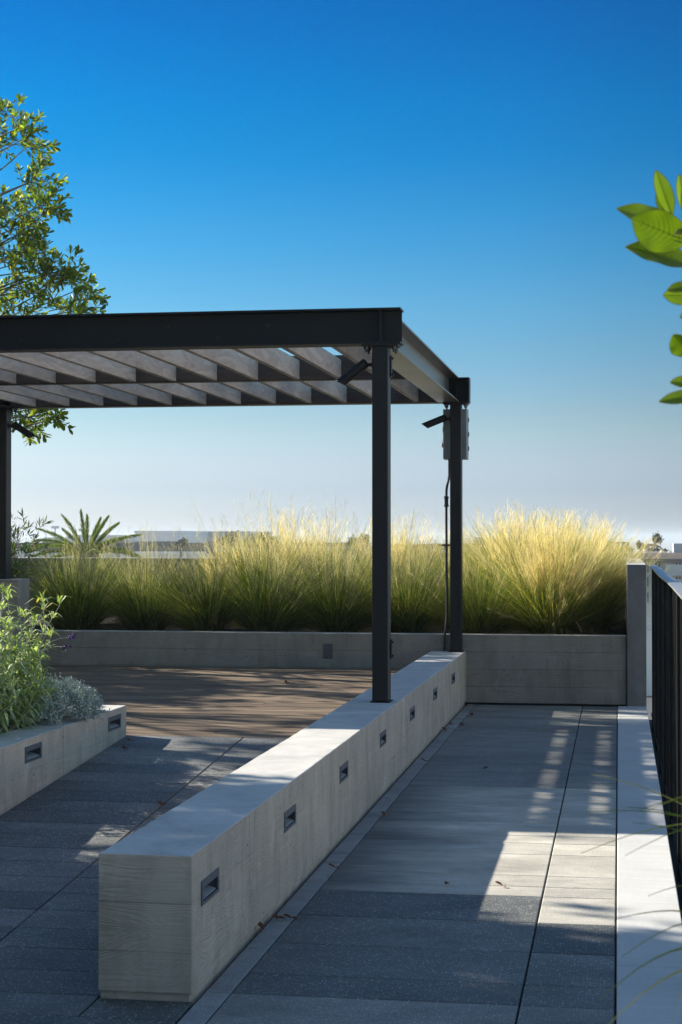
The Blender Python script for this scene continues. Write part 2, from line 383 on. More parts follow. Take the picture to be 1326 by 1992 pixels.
# ------------------------------------------------------------------ mesh helpers
class MB:
    def __init__(s):
        s.v = []; s.f = []

    def add(s, vs, fs):
        o = len(s.v)
        s.v.extend(vs)
        s.f.extend(tuple(i + o for i in f) for f in fs)
        return s

    def box(s, x0, x1, y0, y1, z0, z1):
        vs = [(x0, y0, z0), (x1, y0, z0), (x1, y1, z0), (x0, y1, z0), (x0, y0, z1), (x1, y0, z1), (x1, y1, z1), (x0, y1, z1)]
        return s.add(vs, [(0, 3, 2, 1), (4, 5, 6, 7), (0, 1, 5, 4), (1, 2, 6, 5), (2, 3, 7, 6), (3, 0, 4, 7)])

    def tube(s, pts, rad, seg=8, cap=True):
        pts = [Vector(p) for p in pts]
        if isinstance(rad, (int, float)): rad = [rad] * len(pts)
        rings = []
        prev = None
        for i, p in enumerate(pts):
            a = pts[max(i - 1, 0)]; b = pts[min(i + 1, len(pts) - 1)]
            t = (b - a)
            if t.length < 1e-9: t = Vector((0, 0, 1))
            t.normalize()
            if prev is None:
                ref = Vector((0, 0, 1)) if abs(t.z) < 0.9 else Vector((1, 0, 0))
                n = t.cross(ref).normalized()
            else:
                n = (prev - t * prev.dot(t))
                n = n.normalized() if n.length > 1e-6 else t.orthogonal().normalized()
            prev = n
            bb = t.cross(n)
            rings.append([p + (n * math.cos(2 * math.pi * k / seg) + bb * math.sin(2 * math.pi * k / seg)) * rad[i] for k in range(seg)])
        o = len(s.v)
        for r in rings: s.v.extend(tuple(q) for q in r)
        for i in range(len(rings) - 1):
            for k in range(seg):
                k2 = (k + 1) % seg
                s.f.append((o + i * seg + k, o + i * seg + k2, o + (i + 1) * seg + k2, o + (i + 1) * seg + k))
        if cap:
            s.f.append(tuple(o + k for k in reversed(range(seg))))
            s.f.append(tuple(o + (len(rings) - 1) * seg + k for k in range(seg)))
        return s

    def leaf(s, base, d, nrm, L, W, fold=0.15, curl=0.0, segs=3):
        """an elliptic blade with a folded midrib"""
        d = Vector(d).normalized(); nrm = Vector(nrm)
        side = d.cross(nrm)
        if side.length < 1e-6: side = d.orthogonal()
        side.normalize()
        nrm = side.cross(d).normalized()
        base = Vector(base)
        prof = {2: [(0.0, 0.05), (0.5, 1.0), (1.0, 0.0)], 4: [(0.0, 0.06), (0.42, 0.75), (0.78, 1.0), (1.0, 0.25)], 3: [(0, 0.06), (0.3, 0.85), (0.68, 0.9), (1, 0.0)],
                6: [(0, 0.05), (0.15, 0.5), (0.35, 0.9), (0.55, 1.0), (0.75, 0.8), (0.9, 0.42), (1, 0.0)]}[segs]
        vs = []
        for t, w in prof:
            c = base + d * (L * t) - nrm * (curl * L * t * t)
            hw = W * 0.5 * w
            vs.append(c)
            vs.append(c + side * hw + nrm * fold * hw)
            vs.append(c - side * hw + nrm * fold * hw)
        fs = []
        for i in range(len(prof) - 1):
            a = i * 3
            if i == len(prof) - 2 and segs != 4:
                fs += [(a, a + 1, a + 3), (a, a + 3, a + 2)]
            else:
                fs += [(a, a + 1, a + 4, a + 3), (a, a + 3, a + 5, a + 2)]
        s.add([tuple(q) for q in vs], fs)
        return s

    def ribbon(s, pts, w0, w1, side):
        n = len(pts)
        o = len(s.v)
        for i, p in enumerate(pts):
            t = i / (n - 1)
            w = (w0 + (w1 - w0) * t) * 0.5
            s.v.append((p[0] - side[0] * w, p[1] - side[1] * w, p[2] - side[2] * w))
            s.v.append((p[0] + side[0] * w, p[1] + side[1] * w, p[2] + side[2] * w))
        for i in range(n - 1):
            a = o + i * 2
            s.f.append((a, a + 1, a + 3, a + 2))
        return s

    def build(s, name, mat, parent=None, smooth=False, bevel=0.0, origin=None):
        me = bpy.data.meshes.new(name)
        if origin is None and parent is None and s.v:
            xs = [v[0] for v in s.v]; ys = [v[1] for v in s.v]; zs = [v[2] for v in s.v]
            origin = ((min(xs) + max(xs)) / 2, (min(ys) + max(ys)) / 2, min(zs))
        if origin is not None:
            ox, oy, oz = origin
            me.from_pydata([(v[0] - ox, v[1] - oy, v[2] - oz) for v in s.v], [], s.f)
        else:
            me.from_pydata([tuple(v) for v in s.v], [], s.f)
        me.materials.append(mat)
        if smooth:
            me.polygons.foreach_set('use_smooth', [True] * len(me.polygons))
        me.update()
        o = bpy.data.objects.new(name, me)
        COL.objects.link(o)
        if origin is not None: o.location = origin
        if parent is not None:
            o.parent = parent
        if bevel:
            bv = o.modifiers.new('bevel', 'BEVEL')
            bv.width = bevel; bv.segments = 2; bv.limit_method = 'ANGLE'
        return o


def tag(o, label=None, cat=None, group=None, kind=None):
    if label: o['label'] = label
    if cat: o['category'] = cat
    if group: o['group'] = group
    if kind: o['kind'] = kind
    return o


def thing(name, label, cat, loc=(0, 0, 0), rz=0.0, group=None):
    o = bpy.data.objects.new(name, None)
    o.empty_display_size = 0.2
    COL.objects.link(o)
    o.location = loc
    o.rotation_euler = (0, 0, rz)
    return tag(o, label, cat, group)


def part(mb, name, mat, parent, **kw):
    """vertices are given in world units; shift them to the thing's own base"""
    l = parent.location
    mb.v = [(v[0] - l.x, v[1] - l.y, v[2] - l.z) for v in mb.v]
    return mb.build(name, mat, parent, **kw)


def copy_tree(o, parent=None):
    c = o.copy()
    COL.objects.link(c)
    if parent is not None:
        c.parent = parent
    for ch in list(o.children):
        copy_tree(ch, c)
    return c


def rv(r=rnd):
    while True:
        v = Vector((r.uniform(-1, 1), r.uniform(-1, 1), r.uniform(-1, 1)))
        if 0.05 < v.length < 1: return v.normalized()


# ------------------------------------------------------------------ world, sun
SUN_TO = Vector((-1.708, 0.60, 1.0)).normalized()          # towards the sun
EL = math.asin(SUN_TO.z)
AZ = math.atan2(SUN_TO.x, SUN_TO.y)                        # clockwise from +Y
w = bpy.data.worlds.new('World')
sc.world = w
w.use_nodes = True
nt = w.node_tree
nt.nodes.clear()
N = NT(nt)
sky = nt.nodes.new('ShaderNodeTexSky')
sky.sky_type = 'NISHITA'
sky.sun_disc = False
sky.sun_elevation = EL
sky.sun_rotation = AZ
sky.altitude = 0
sky.air_density = 1.0
sky.dust_density = 0.6
sky.ozone_density = 3.0
tc = nt.nodes.new('ShaderNodeTexCoord')
sep = nt.nodes.new('ShaderNodeSeparateXYZ')
nt.links.new(tc.outputs['Generated'], sep.inputs[0])
SKYTINT = [(0.0000, (0.520, 0.630, 0.930)), (0.0272, (0.435, 0.515, 0.76)), (0.0421, (0.465, 0.525, 0.70)), (0.0569, (0.445, 0.517, 0.627)), (0.0718, (0.388, 0.483, 0.569)), (0.0866, (0.325, 0.464, 0.569)), (0.1086, (0.254, 0.445, 0.555)), (0.1314, (0.191, 0.440, 0.574)), (0.1604, (0.110, 0.407, 0.574)), (0.1890, (0.053, 0.373, 0.579)), (0.2171, (0.010, 0.330, 0.579)), (0.2447, (0.000, 0.306, 0.569)), (0.2956, (0.000, 0.239, 0.517)), (0.3400, (0.000, 0.239, 0.502)), (0.5000, (0.58, 0.76, 0.95)), (1.0000, (0.64, 0.79, 0.93))]
tint = N.ramp(sep.outputs[2], SKYTINT)
skc = N.mix(1.0, sky.outputs[0], tint, 'MULTIPLY')
# the sky is brighter towards the sun; its unseen right side is raised and warmed to light walls
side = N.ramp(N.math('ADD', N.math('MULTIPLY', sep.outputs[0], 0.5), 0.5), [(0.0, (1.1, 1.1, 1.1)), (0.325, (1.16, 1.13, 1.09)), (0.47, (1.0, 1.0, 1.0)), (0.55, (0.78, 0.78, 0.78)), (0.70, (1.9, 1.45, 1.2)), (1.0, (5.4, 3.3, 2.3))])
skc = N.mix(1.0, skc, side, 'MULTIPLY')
back = N.ramp(N.math('ADD', N.math('MULTIPLY', sep.outputs[1], 0.5), 0.5), [(0.0, (2.0, 1.35, 0.95)), (0.45, (1.3, 1.15, 0.95)), (0.6, (1.0, 1.0, 1.0))])  # unseen sky behind the camera, also raised and warmed to light front faces
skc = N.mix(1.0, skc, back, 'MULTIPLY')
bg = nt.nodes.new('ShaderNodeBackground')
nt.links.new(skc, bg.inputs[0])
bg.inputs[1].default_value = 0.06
wo = nt.nodes.new('ShaderNodeOutputWorld')
nt.links.new(bg.outputs[0], wo.inputs[0])

sl = bpy.data.lights.new('sun', 'SUN')
sl.energy = 3.6
sl.angle = R(0.55)
sl.color = (1.0, 0.93, 0.80)
so = bpy.data.objects.new('sun', sl)
COL.objects.link(so)
so.location = SUN_TO * 60
so.rotation_euler = (-SUN_TO).to_track_quat('-Z', 'Y').to_euler()

sc.view_settings.view_transform = 'Standard'
sc.view_settings.look = 'None'
sc.view_settings.gamma = 1
sc.view_settings.exposure = 1.8
sc.cycles.max_bounces = 6
sc.cycles.diffuse_bounces = 3
sc.cycles.transmission_bounces = 4
sc.cycles.transparent_max_bounces = 8
sc.cycles.volume_bounces = 0

# ------------------------------------------------------------------ setting
WX0, WX1, WY0, WY1, WZ = -1.670, -1.356, 5.39, 15.44, 0.474    # low wall
PX = -2.938                                                   # face of the left planter
RAMP_Y0, RAMP_S, DECK_Z, DECK_Y0 = 5.37, 0.0647, 0.303, 10.05
GZ = -9.0


def rampz(y):
    return 0.0 if y < RAMP_Y0 else min((y - RAMP_Y0) * RAMP_S, DECK_Z)


g = MB().box(-6000, 6000, -3000, 12000, GZ - 0.5, GZ)
tag(g.build('city_ground', M['asphalt']), kind='structure')
M['road'] = mat_plain('dark street asphalt', (0.055, 0.056, 0.06), 0.9, 0.2, 0.3)
rd = MB().box(-1.0, 13.0, 30, 620, GZ + 0.004, GZ + 0.03)
tag(rd.build('road', M['road']), kind='structure')
rd = MB().box(13.1, 15.5, 30, 620, GZ + 0.004, GZ + 0.16)
tag(rd.build('pavement', M['greywall']), kind='structure')
t = MB()
t.box(-15, 0.236, -3, 20.0, -0.6, -0.03)
t.box(0.236, 1.6, -3, 3.9, -0.6, -0.03)
tag(t.build('terrace_slab', M['slab']), kind='structure')

# right-hand walk: aggregate pavers in rows between the low wall and the broomed strip
GAP = 0.006


def tile(mb, x0, x1, y0, y1, zf, th=0.05):
    g2 = GAP / 2
    x0 += g2; x1 -= g2; y0 += g2; y1 -= g2
    b = 0.003
    vs = []
    for (z_off, ins) in ((-th, 0), (-b, 0), (0, b)):
        for (x, y) in ((x0 + ins, y0 + ins), (x1 - ins, y0 + ins), (x1 - ins, y1 - ins), (x0 + ins, y1 - ins)):
            vs.append((x, y, zf(y) + z_off))
    fs = [(8, 9, 10, 11)]
    for l in (0, 4):
        for k in range(4):
            k2 = (k + 1) % 4
            fs.append((l + k, l + k2, l + 4 + k2, l + 4 + k))
    mb.add(vs, fs)


rows = [2.6, 3.06, 3.3, 3.75, 4.2, 4.43, 4.88, 5.10, 5.54, 5.80, 6.25, 6.73, 7.22, 7.42, 7.66, 8.17, 8.47, 8.68, 9.06, 9.28, 9.60, 9.90, 10.35, 10.58, 11.0, 11.45, 11.68, 12.1, 12.6, 12.85, 13.3, 13.75, 14.2, 14.43, 14.9, 15.38]
flat = lambda y: 0.0
pv = MB(); pale = MB(); midp = MB()
XA, XB, XC = -1.262, -0.318, -0.014
for i in range(len(rows) - 1):
    yc_ = (rows[i] + rows[i + 1]) / 2
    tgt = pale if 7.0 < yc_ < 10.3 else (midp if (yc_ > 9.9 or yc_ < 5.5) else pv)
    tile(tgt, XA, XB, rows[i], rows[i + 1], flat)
r2 = rows[:]
for i in range(len(r2) - 1):
    yc_ = (r2[i] + r2[i + 1]) / 2
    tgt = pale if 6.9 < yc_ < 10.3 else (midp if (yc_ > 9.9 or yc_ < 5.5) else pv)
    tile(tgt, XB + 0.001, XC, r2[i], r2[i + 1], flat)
tag(pv.build('paving', M['paver']), kind='structure')
tag(pale.build('paving', M['palepaver']), kind='structure')
tag(midp.build('paving', M['midpaver']), kind='structure')
bp = MB()
yy = 4.93
while yy < 15.3:
    tile(bp, WX1 + 0.004, XA, yy, min(yy + 0.61, 15.40), flat)
    yy += 0.61
yb = [4.1, 4.55, 4.93]
for i in range(2):
    tile(bp, WX1 + 0.004, XA, yb[i], yb[i + 1], flat)
tag(bp.build('paving_border', M['curb']), kind='structure')
# left-hand ramp
rp = MB(); rpl = MB()
ys = [2.6]
while ys[-1] < DECK_Y0 - 0.2: ys.append(ys[-1] + 0.2355)
ys[-1] = DECK_Y0
RXB = -2.215
for i in range(len(ys) - 1):
    a, b = ys[i], ys[i + 1]
    # tiles in front of the low wall run on to the border strip
    xr = WX0 - 0.004 if b > WY0 else WX1 - 0.0
    lt = rpl if i % 9 in (2, 3, 6, 7, 8) else rp
    tile(lt, RXB, xr, a, b, rampz)
    if a < WY0 < b: tile(rp, WX0 - 0.004, WX1, a, WY0 + 0.02, rampz)
    tile(rpl if (i * 7 + 3) % 11 in (1, 2, 5, 8, 9) or b > 9.4 else rp, PX + 0.003, RXB, a, b, rampz)
tag(rp.build('ramp', M['paver']), kind='structure')
tag(rpl.build('ramp', M['ramppaver']), kind='structure')
# joints bed
jb = MB()
jb.box(WX1, XC, 2.5, 15.42, -0.028, -0.012)
for (y0, y1) in ((2.5, RAMP_Y0), (RAMP_Y0, DECK_Y0)):
    vs = [(PX, y0, rampz(y0) - 0.012), (WX0, y0, rampz(y0) - 0.012), (WX0, y1, rampz(y1) - 0.012), (PX, y1, rampz(y1) - 0.012)]
    jb.add(vs, [(0, 1, 2, 3)])
jb.add([(WX0, 2.5, -0.012), (WX1, 2.5, -0.012), (WX1, WY0, -0.012), (WX0, WY0, -0.012)], [(0, 1, 2, 3)])
tag(jb.build('joint_bed', M['joint']), kind='structure')
# broomed strip beside the railing
bs = MB()
for (a, b) in ((2.6, 6.1), (6.1, 9.6), (9.6, 12.55), (12.55, 15.40)):
    bs.box(XC + 0.004, 0.240, a + 0.002, b - 0.002, -0.12, 0.004)
tag(bs.build('concrete_edge_strip', M['broom'], bevel=0.004), kind='structure')
# timber deck
dk = MB()
y = DECK_Y0
while y < 15.43:
    y1 = min(y + 0.14, 15.44)
    x = -7.2 + rnd.uniform(0, 1)
    xs = [-7.4]
    while xs[-1] < WX0 - 0.6:
        xs.append(xs[-1] + rnd.uniform(2.0, 3.4))
    xs[-1] = WX0
    for i in range(len(xs) - 1):
        dk.box(xs[i] + 0.001, xs[i + 1] - 0.001, y + 0.0025, y1 - 0.0025, DECK_Z - 0.03, DECK_Z + rnd.uniform(-0.0012, 0.0012))
    y += 0.14
tag(dk.build('timber_deck', M['deck'], bevel=0.002), kind='structure')
db = MB().box(-7.4, WX0 - 0.004, DECK_Y0 + 0.004, 15.44, -0.02, DECK_Z - 0.034)
tag(db.build('deck_base', M['black']), kind='structure')
# raised planting ground on the far left, where the shade trees stand
pl = MB().box(-14.9, -7.41, -2.9, 19.9, -0.02, 0.42)
tag(pl.build('planting_ground', M['soil']), kind='structure')


# ------------------------------------------------------------------ concrete things
def wall_holes(x_face, x_back, y0, y1, z0, z1, holes):
    rw = random.Random(int(y1 * 100))
    """a solid wall whose +X face has rectangular recesses cut in it"""
    mb = MB()
    ysp = sorted({y0, y1} | {h[0] for h in holes} | {h[1] for h in holes})
    zsp = sorted({z0, z1, z1 - 0.035} | {h[2] for h in holes} | {h[3] for h in holes})
    yv = y0 + 0.07
    while yv < y1 - 0.03:
        if not any(abs(yv - q) < 0.02 for q in ysp): ysp.append(yv)
        yv += rw.uniform(0.04, 0.10)
    ysp.sort()
    idx = {}
    for i, yv in enumerate(ysp):
        for j, zv in enumerate(zsp):
            idx[i, j] = len(mb.v)
            if j == len(zsp) - 1 and 0 < i < len(ysp) - 1:
                chip = rw.random() < 0.06
                mb.v.append((x_face - rw.uniform(0, 0.0018) - (0.006 if chip else 0), yv, zv - rw.uniform(0, 0.0012) - (0.003 if chip else 0)))
                continue
            mb.v.append((x_face, yv, zv))
    for i in range(len(ysp) - 1):
        for j in range(len(zsp) - 1):
            yc = (ysp[i] + ysp[i + 1]) / 2; zc = (zsp[j] + zsp[j + 1]) / 2
            if any(h[0] < yc < h[1] and h[2] < zc < h[3] for h in holes): continue
            mb.f.append((idx[i, j], idx[i + 1, j], idx[i + 1, j + 1], idx[i, j + 1]))
    ni, nj = len(ysp) - 1, len(zsp) - 1
    back = {}
    for (i, j) in [(0, 0), (ni, 0)] + [(i, nj) for i in range(ni + 1)]:
        back[i, j] = len(mb.v)
        jit = rw.uniform(0, 0.002) if 0 < i < ni else 0.0
        mb.v.append((x_back + jit, ysp[i], zsp[j] - jit * 0.5))
    mb.f.append(tuple([back[0, 0]] + [back[i, nj] for i in range(ni + 1)] + [back[ni, 0]]))
    for i in range(ni):
        mb.f.append((idx[i, nj], idx[i + 1, nj], back[i + 1, nj], back[i, nj]))
    mb.f.append(tuple([idx[i, 0] for i in reversed(range(ni + 1))] + [back[0, 0], back[ni, 0]]))
    mb.f.append(tuple([idx[0, j] for j in range(nj + 1)] + [back[0, nj], back[0, 0]])[::1])
    mb.f.append(tuple([idx[ni, j] for j in reversed(range(nj + 1))] + [back[ni, 0], back[ni, nj]]))
    return mb


LY = [5.63, 7.05, 8.47, 9.91, 11.35, 12.79, 14.21]
LZ = 0.328
HW, HH = 0.125, 0.041
low = thing('low_wall', 'long low board formed concrete seat wall running from the foreground back to the rear planter', 'wall', ((WX0 + WX1) / 2, WY0, 0))
holes = [(a - HW + 0.012, a + HW - 0.012, LZ - HH + 0.012, LZ + HH - 0.012) for a in LY]
mb = wall_holes(WX1, WX0, WY0, WY1 - 0.004, 0.028, WZ, holes)
part(mb, 'wall_body', M['wall'], low, bevel=0.005)
mb = MB().box(WX0 + 0.006, WX1 - 0.012, WY0 + 0.010, WY1 - 0.01, -0.02, 0.028)
part(mb, 'recessed_base', M['wall'], low)


def step_light(x, y, z, label):
    t = thing('step_light', label, 'wall light', (x, y, z), 0, 'recessed step lights in the concrete walls')
    f = MB()
    b = 0.022
    o = 0.004
    f.box(x - 0.002, x + o, y - HW, y + HW, z + HH - 0.026, z + HH)
    f.box(x - 0.002, x + o, y - HW, y + HW, z - HH, z - HH + 0.012)
    f.box(x - 0.002, x + o, y - HW, y - HW + b, z - HH + 0.012, z + HH - 0.026)
    f.box(x - 0.002, x + o, y + HW - b, y + HW, z - HH + 0.012, z + HH - 0.026)
    part(f, 'face_frame', M['fixture'], t, bevel=0.001)
    for sy in (-1, 1):
        sc_ = MB().tube([(x + 0.0035, y + sy * (HW - 0.011), z), (x + 0.0062, y + sy * (HW - 0.011), z)], 0.004, 8)
        part(sc_, 'screw', M['galv'], t)
    c = MB()
    d = 0.085
    i = 0.012
    y0, y1, z0, z1 = y - HW + i, y + HW - i, z - HH + i, z + HH - i
    c.box(x - d, x - d + 0.003, y0, y1, z0, z1)
    c.box(x - d, x - 0.003, y0, y0 + 0.003, z0, z1)
    c.box(x - d, x - 0.003, y1 - 0.003, y1, z0, z1)
    c.box(x - d, x - 0.003, y0, y1, z1 - 0.003, z1)
    # louvre hood hanging inside the upper half
    part(c, 'housing', M['fixture'], t)
    s = MB()
    s.add([(x - 0.004, y0 + 0.004, z0 + 0.004), (x - 0.004, y1 - 0.004, z0 + 0.004), (x - d + 0.005, y1 - 0.004, z - 0.005), (x - d + 0.005, y0 + 0.004, z - 0.005),
           (x - 0.004, y0 + 0.004, z0 + 0.001), (x - 0.004, y1 - 0.004, z0 + 0.001), (x - d + 0.005, y1 - 0.004, z - 0.009), (x - d + 0.005, y0 + 0.004, z - 0.009)],
          [(0, 1, 2, 3), (7, 6, 5, 4), (0, 4, 5, 1), (1, 5, 6, 2), (2, 6, 7, 3), (3, 7, 4, 0)])
    part(s, 'reflector', M['fixin'], t)
    return t


ORD = ['nearest of the seven step lights on the low wall, closest to its front corner', 'second nearest step light in the right face of the low wall',
       'third step light from the front end of the low wall', 'fourth and middle step light of the low wall, before the post',
       'fifth step light of the low wall, just beyond the foot of the front post', 'sixth step light of the low wall, second from the rear planter',
       'farthest step light of the low wall, beside the rear planter']
for yv, lb in zip(LY, ORD): step_light(WX1, yv, LZ, lb)

# left planter
LPY = [8.375, 9.80, 6.95, 5.52]
LPZ = 0.412 - 0.0
PT = 0.483
pt = thing('planter', 'low concrete planter at left holding sage and silver shrubs beside the ramp', 'planter', (-4.2, 7.0, 0))
HHs = HH
holes = [(a - HW + 0.012, a + HW - 0.012, 0.405 - HH + 0.012, 0.405 + HH - 0.012) for a in (8.375, 9.80)]
mb = wall_holes(PX, PX - 0.22, 3.0, 10.05, -0.02, PT, holes)
part(mb, 'side_wall', M['wall'], pt, bevel=0.005)
mb = MB().box(-6.4, PX - 0.222, 9.82, 10.049, -0.02, PT - 0.001)
part(mb, 'end_wall', M['wall'], pt, bevel=0.005)
mb = MB().box(-6.4, -6.18, 3.0, 9.818, -0.02, PT - 0.001)
part(mb, 'back_wall', M['wall'], pt, bevel=0.005)


def soil_sheet(x0, x1, y0, y1, z, amp=0.03, step=0.08, seed=0):
    mb = MB()
    nx = max(2, int((x1 - x0) / step)); ny = max(2, int((y1 - y0) / step))
    for j in range(ny + 1):
        for i in range(nx + 1):
            x = x0 + (x1 - x0) * i / nx; y = y0 + (y1 - y0) * j / ny
            mb.v.append((x, y, z + amp * mnoise.noise(Vector((x * 1.7, y * 1.7, seed))) + amp * 0.6 * mnoise.noise(Vector((x * 9, y * 9, seed)))))
    for j in range(ny):
        for i in range(nx):
            a = j * (nx + 1) + i
            mb.f.append((a, a + 1, a + nx + 2, a + nx + 1))
    return mb


part(soil_sheet(-6.178, PX - 0.221, 3.0, 9.818, 0.44), 'soil', M['soil'], pt, smooth=True)
step_light(PX, 8.375, 0.405, 'step light at the left edge of the photo in the face of the left planter')
step_light(PX, 9.80, 0.405, 'step light near the far corner of the left planter beside the silver shrub')

# rear planter
RPY, RPZ = 15.44, 0.621
RBY = 19.45
rp_t = thing('planter', 'long raised concrete planter full of ornamental grass across the back of the terrace', 'planter', (-2.7, RPY, 0))
mb = MB().box(-7.3, 0.062, RPY, RPY + 0.20, 0.012, RPZ)
part(mb, 'front_wall', M['planter'], rp_t, bevel=0.004)
mb = MB().box(-7.3, 0.02, RPY + 0.012, RPY + 0.19, -0.02, 0.012)
part(mb, 'recessed_base', M['black'], rp_t)
mb = MB().box(0.072, 0.240, RPY - 0.035, RBY + 0.22, -0.55, 1.256)
part(mb, 'side_wall', M['pillar'], rp_t, bevel=0.004)
mb = MB().box(0.060, 0.074, RPY + 0.03, RPY + 0.06, 0.0, RPZ - 0.002)
part(mb, 'joint_filler', M['planter'], rp_t)
mb = MB().box(-9.5, 0.070, RBY, RBY + 0.20, -0.3, 1.252)
part(mb, 'back_wall', M['planter'], rp_t, bevel=0.004)
part(soil_sheet(-7.28, 0.070, RPY + 0.202, RBY - 0.001, 0.590, 0.05), 'soil', M['soil'], rp_t, smooth=True)

plin = MB().box(-7.1, -5.455, 15.14, 15.437, 0.0, 1.108)
tag(plin.build('plinth', M['planter'], bevel=0.004), 'taller concrete block carrying the left post at the edge of the photo', 'plinth')

cv = thing('outlet_cover', 'small grey rectangular cover plate on the front of the rear planter', 'cover plate', (-2.615, RPY, 0.462))
mb = MB().box(-2.656, -2.574, RPY - 0.010, RPY - 0.001, 0.396, 0.528)
part(mb, 'plate', M['fixture'], cv, bevel=0.002)
mb = MB().box(-2.648, -2.582, RPY - 0.013, RPY - 0.0101, 0.404, 0.520)
part(mb, 'lid', M['fixture'], cv, bevel=0.001)

# ------------------------------------------------------------------ pergola
ZB, ZT = 2.700, 2.922
pg = thing('pergola', 'black steel pergola with grey timber slats standing over the deck and low wall', 'pergola', (-3.5, 13.0, 0))
BYF, BYM, BYR = 10.612, 12.99, 15.335


def ibeam_x(x0, x1, yc, z0, z1, w=0.165, tf=0.013, tw=0.009):
    mb = MB()
    mb.box(x0, x1, yc - w / 2, yc + w / 2, z0, z0 + tf)
    mb.box(x0, x1, yc - w / 2, yc + w / 2, z1 - tf, z1)
    mb.box(x0, x1, yc - tw / 2, yc + tw / 2, z0 + tf, z1 - tf)
    return mb


def ibeam_y(xc, y0, y1, z0, z1, w=0.19, tf=0.013, tw=0.009):
    mb = MB()
    mb.box(xc - w / 2, xc + w / 2, y0, y1, z0, z0 + tf)
    mb.box(xc - w / 2, xc + w / 2, y0, y1, z1 - tf, z1)
    mb.box(xc - tw / 2, xc + tw / 2, y0, y1, z0 + tf, z1 - tf)
    return mb


PXR, PXL = -1.46, -5.662
mb = ibeam_x(-5.85, -1.33, BYF, ZB, ZT)
for xs_ in (PXR, PXL):
    for sgn in (-1, 1):
        mb.box(xs_ - 0.005, xs_ + 0.005, BYF + min(0.006 * sgn, 0.08 * sgn), BYF + max(0.006 * sgn, 0.08 * sgn), ZB + 0.013, ZT - 0.013)
fb = part(mb, 'front_beam', M['beam'], pg, bevel=0.0015)
mb = ibeam_x(-5.85, -1.315, BYR, ZB, ZT)
for xs_ in (PXR + 0.03, PXL):
    mb.box(xs_ - 0.005, xs_ + 0.005, BYR - 0.08, BYR - 0.006, ZB + 0.013, ZT - 0.013)
mb.box(-1.319, -1.3125, BYR - 0.0835, BYR + 0.0835, ZB - 0.001, ZT + 0.001)
rb = part(mb, 'rear_beam', M['beam'], pg, bevel=0.0015)
mb = ibeam_y(-1.495, BYF + 0.084, BYR - 0.084, ZB, ZT - 0.001)
part(mb, 'side_beam', M['lit_sidebeam'], pg, bevel=0.0015)
mb = ibeam_y(PXL, BYF + 0.084, BYR - 0.084, ZB, ZT - 0.001)
part(mb, 'side_beam', M['beam'], pg, bevel=0.0015)
mb = ibeam_x(PXL + 0.096, -1.592, BYM, ZB + 0.002, ZB + 0.182, 0.10, 0.009, 0.007)
mbm = part(mb, 'middle_beam', M['steel'], pg, bevel=0.001)


def bolt(p, d, r, L, parent, name='bolt'):
    d = Vector(d)
    b = MB()
    p = Vector(p)
    b.tube([p, p + d * L], r, 6)
    b.tube([p + d * L, p + d * (L * 1.9)], r * 0.45, 8)
    pos = parent
    off = pg.location
    b.v = [(v[0] - off.x, v[1] - off.y, v[2] - off.z) for v in b.v]
    return b.build(name, M['bolt'], parent)


# bolts along the web of the front beam, one at every slat
XS = [-1.76 - 0.3235 * k for k in range(12)]
for k, xv in enumerate(XS):
    if k % 1 == 0 and k > 0:
        zz = ZB + (0.135 if k % 2 else 0.060)
        bolt((xv - 0.10, BYF - 0.005, zz), (0, -1, 0), 0.011, 0.009, fb)
# bolts under the flanges at the post heads
for (bx, by, par) in ((PXR, BYF, fb), (PXL, BYF, fb), (PXR + 0.026, BYR, rb), (PXL, BYR, rb)):
    for sx in (-0.088, 0.084):
        for sy in (-0.052, 0.052):
            bolt((bx + sx, by + sy, ZB - 0.014), (0, 0, -1), 0.016, 0.020, par)
for (bx, by, zb_) in ((PXR, BYF, WZ), (PXR + 0.026, BYR, WZ), (PXL, BYF, DECK_Z), (PXL, BYR - 0.03, 1.108)):
    px = thing
    mb = MB()
    mb.box(bx - 0.050, bx + 0.050, by - 0.070, by + 0.070, zb_ + 0.008, ZB - 0.0135)
    po = part(mb, 'post', M['steel'], pg, bevel=0.006)
    mb = MB()
    mb.box(bx - 0.115, bx + 0.112, by - 0.082, by + 0.082, ZB - 0.0135, ZB - 0.001)
    mb.v = [(v[0] - pg.location.x, v[1] - pg.location.y, v[2]) for v in mb.v]
    mb.build('cap_plate', M['steel'], po, bevel=0.001)
    mb = MB()
    mb.box(bx - 0.062, bx + 0.062, by - 0.078, by + 0.078, zb_ + 0.001, zb_ + 0.008)
    mb.v = [(v[0] - pg.location.x, v[1] - pg.location.y, v[2]) for v in mb.v]
    mb.build('base_plate', M['steel'], po)
# slats in the two bays, ledgers against the beams
for (y0, y1) in ((BYF + 0.010 + 0.036, BYM - 0.052 - 0.036), (BYM + 0.052, BYR - 0.086 - 0.036)):
    for k, xv in enumerate(XS):
        mb = MB().box(xv - 0.040, xv, y0 + 0.001, y1 - 0.001, ZB + 0.004, ZB + 0.150)
        part(mb, 'slat', M['slat'], pg, bevel=0.002)
for (yf, z0, z1) in ((BYM - 0.052 - 0.036, ZB + 0.006, ZB + 0.186), (BYR - 0.084 - 0.038, ZB + 0.006, ZB + 0.205)):
    mb = MB().box(PXL + 0.098, -1.594, yf, yf + 0.036, z0, z1)
    lg = part(mb, 'ledger_board', M['ledger'], pg, bevel=0.002)
    for k, xv in enumerate(XS):
        bolt((xv + 0.15 if k else xv + 0.05, yf - 0.0005, z0 + (0.075 if k % 2 else 0.11)), (0, -1, 0), 0.012, 0.008, lg)
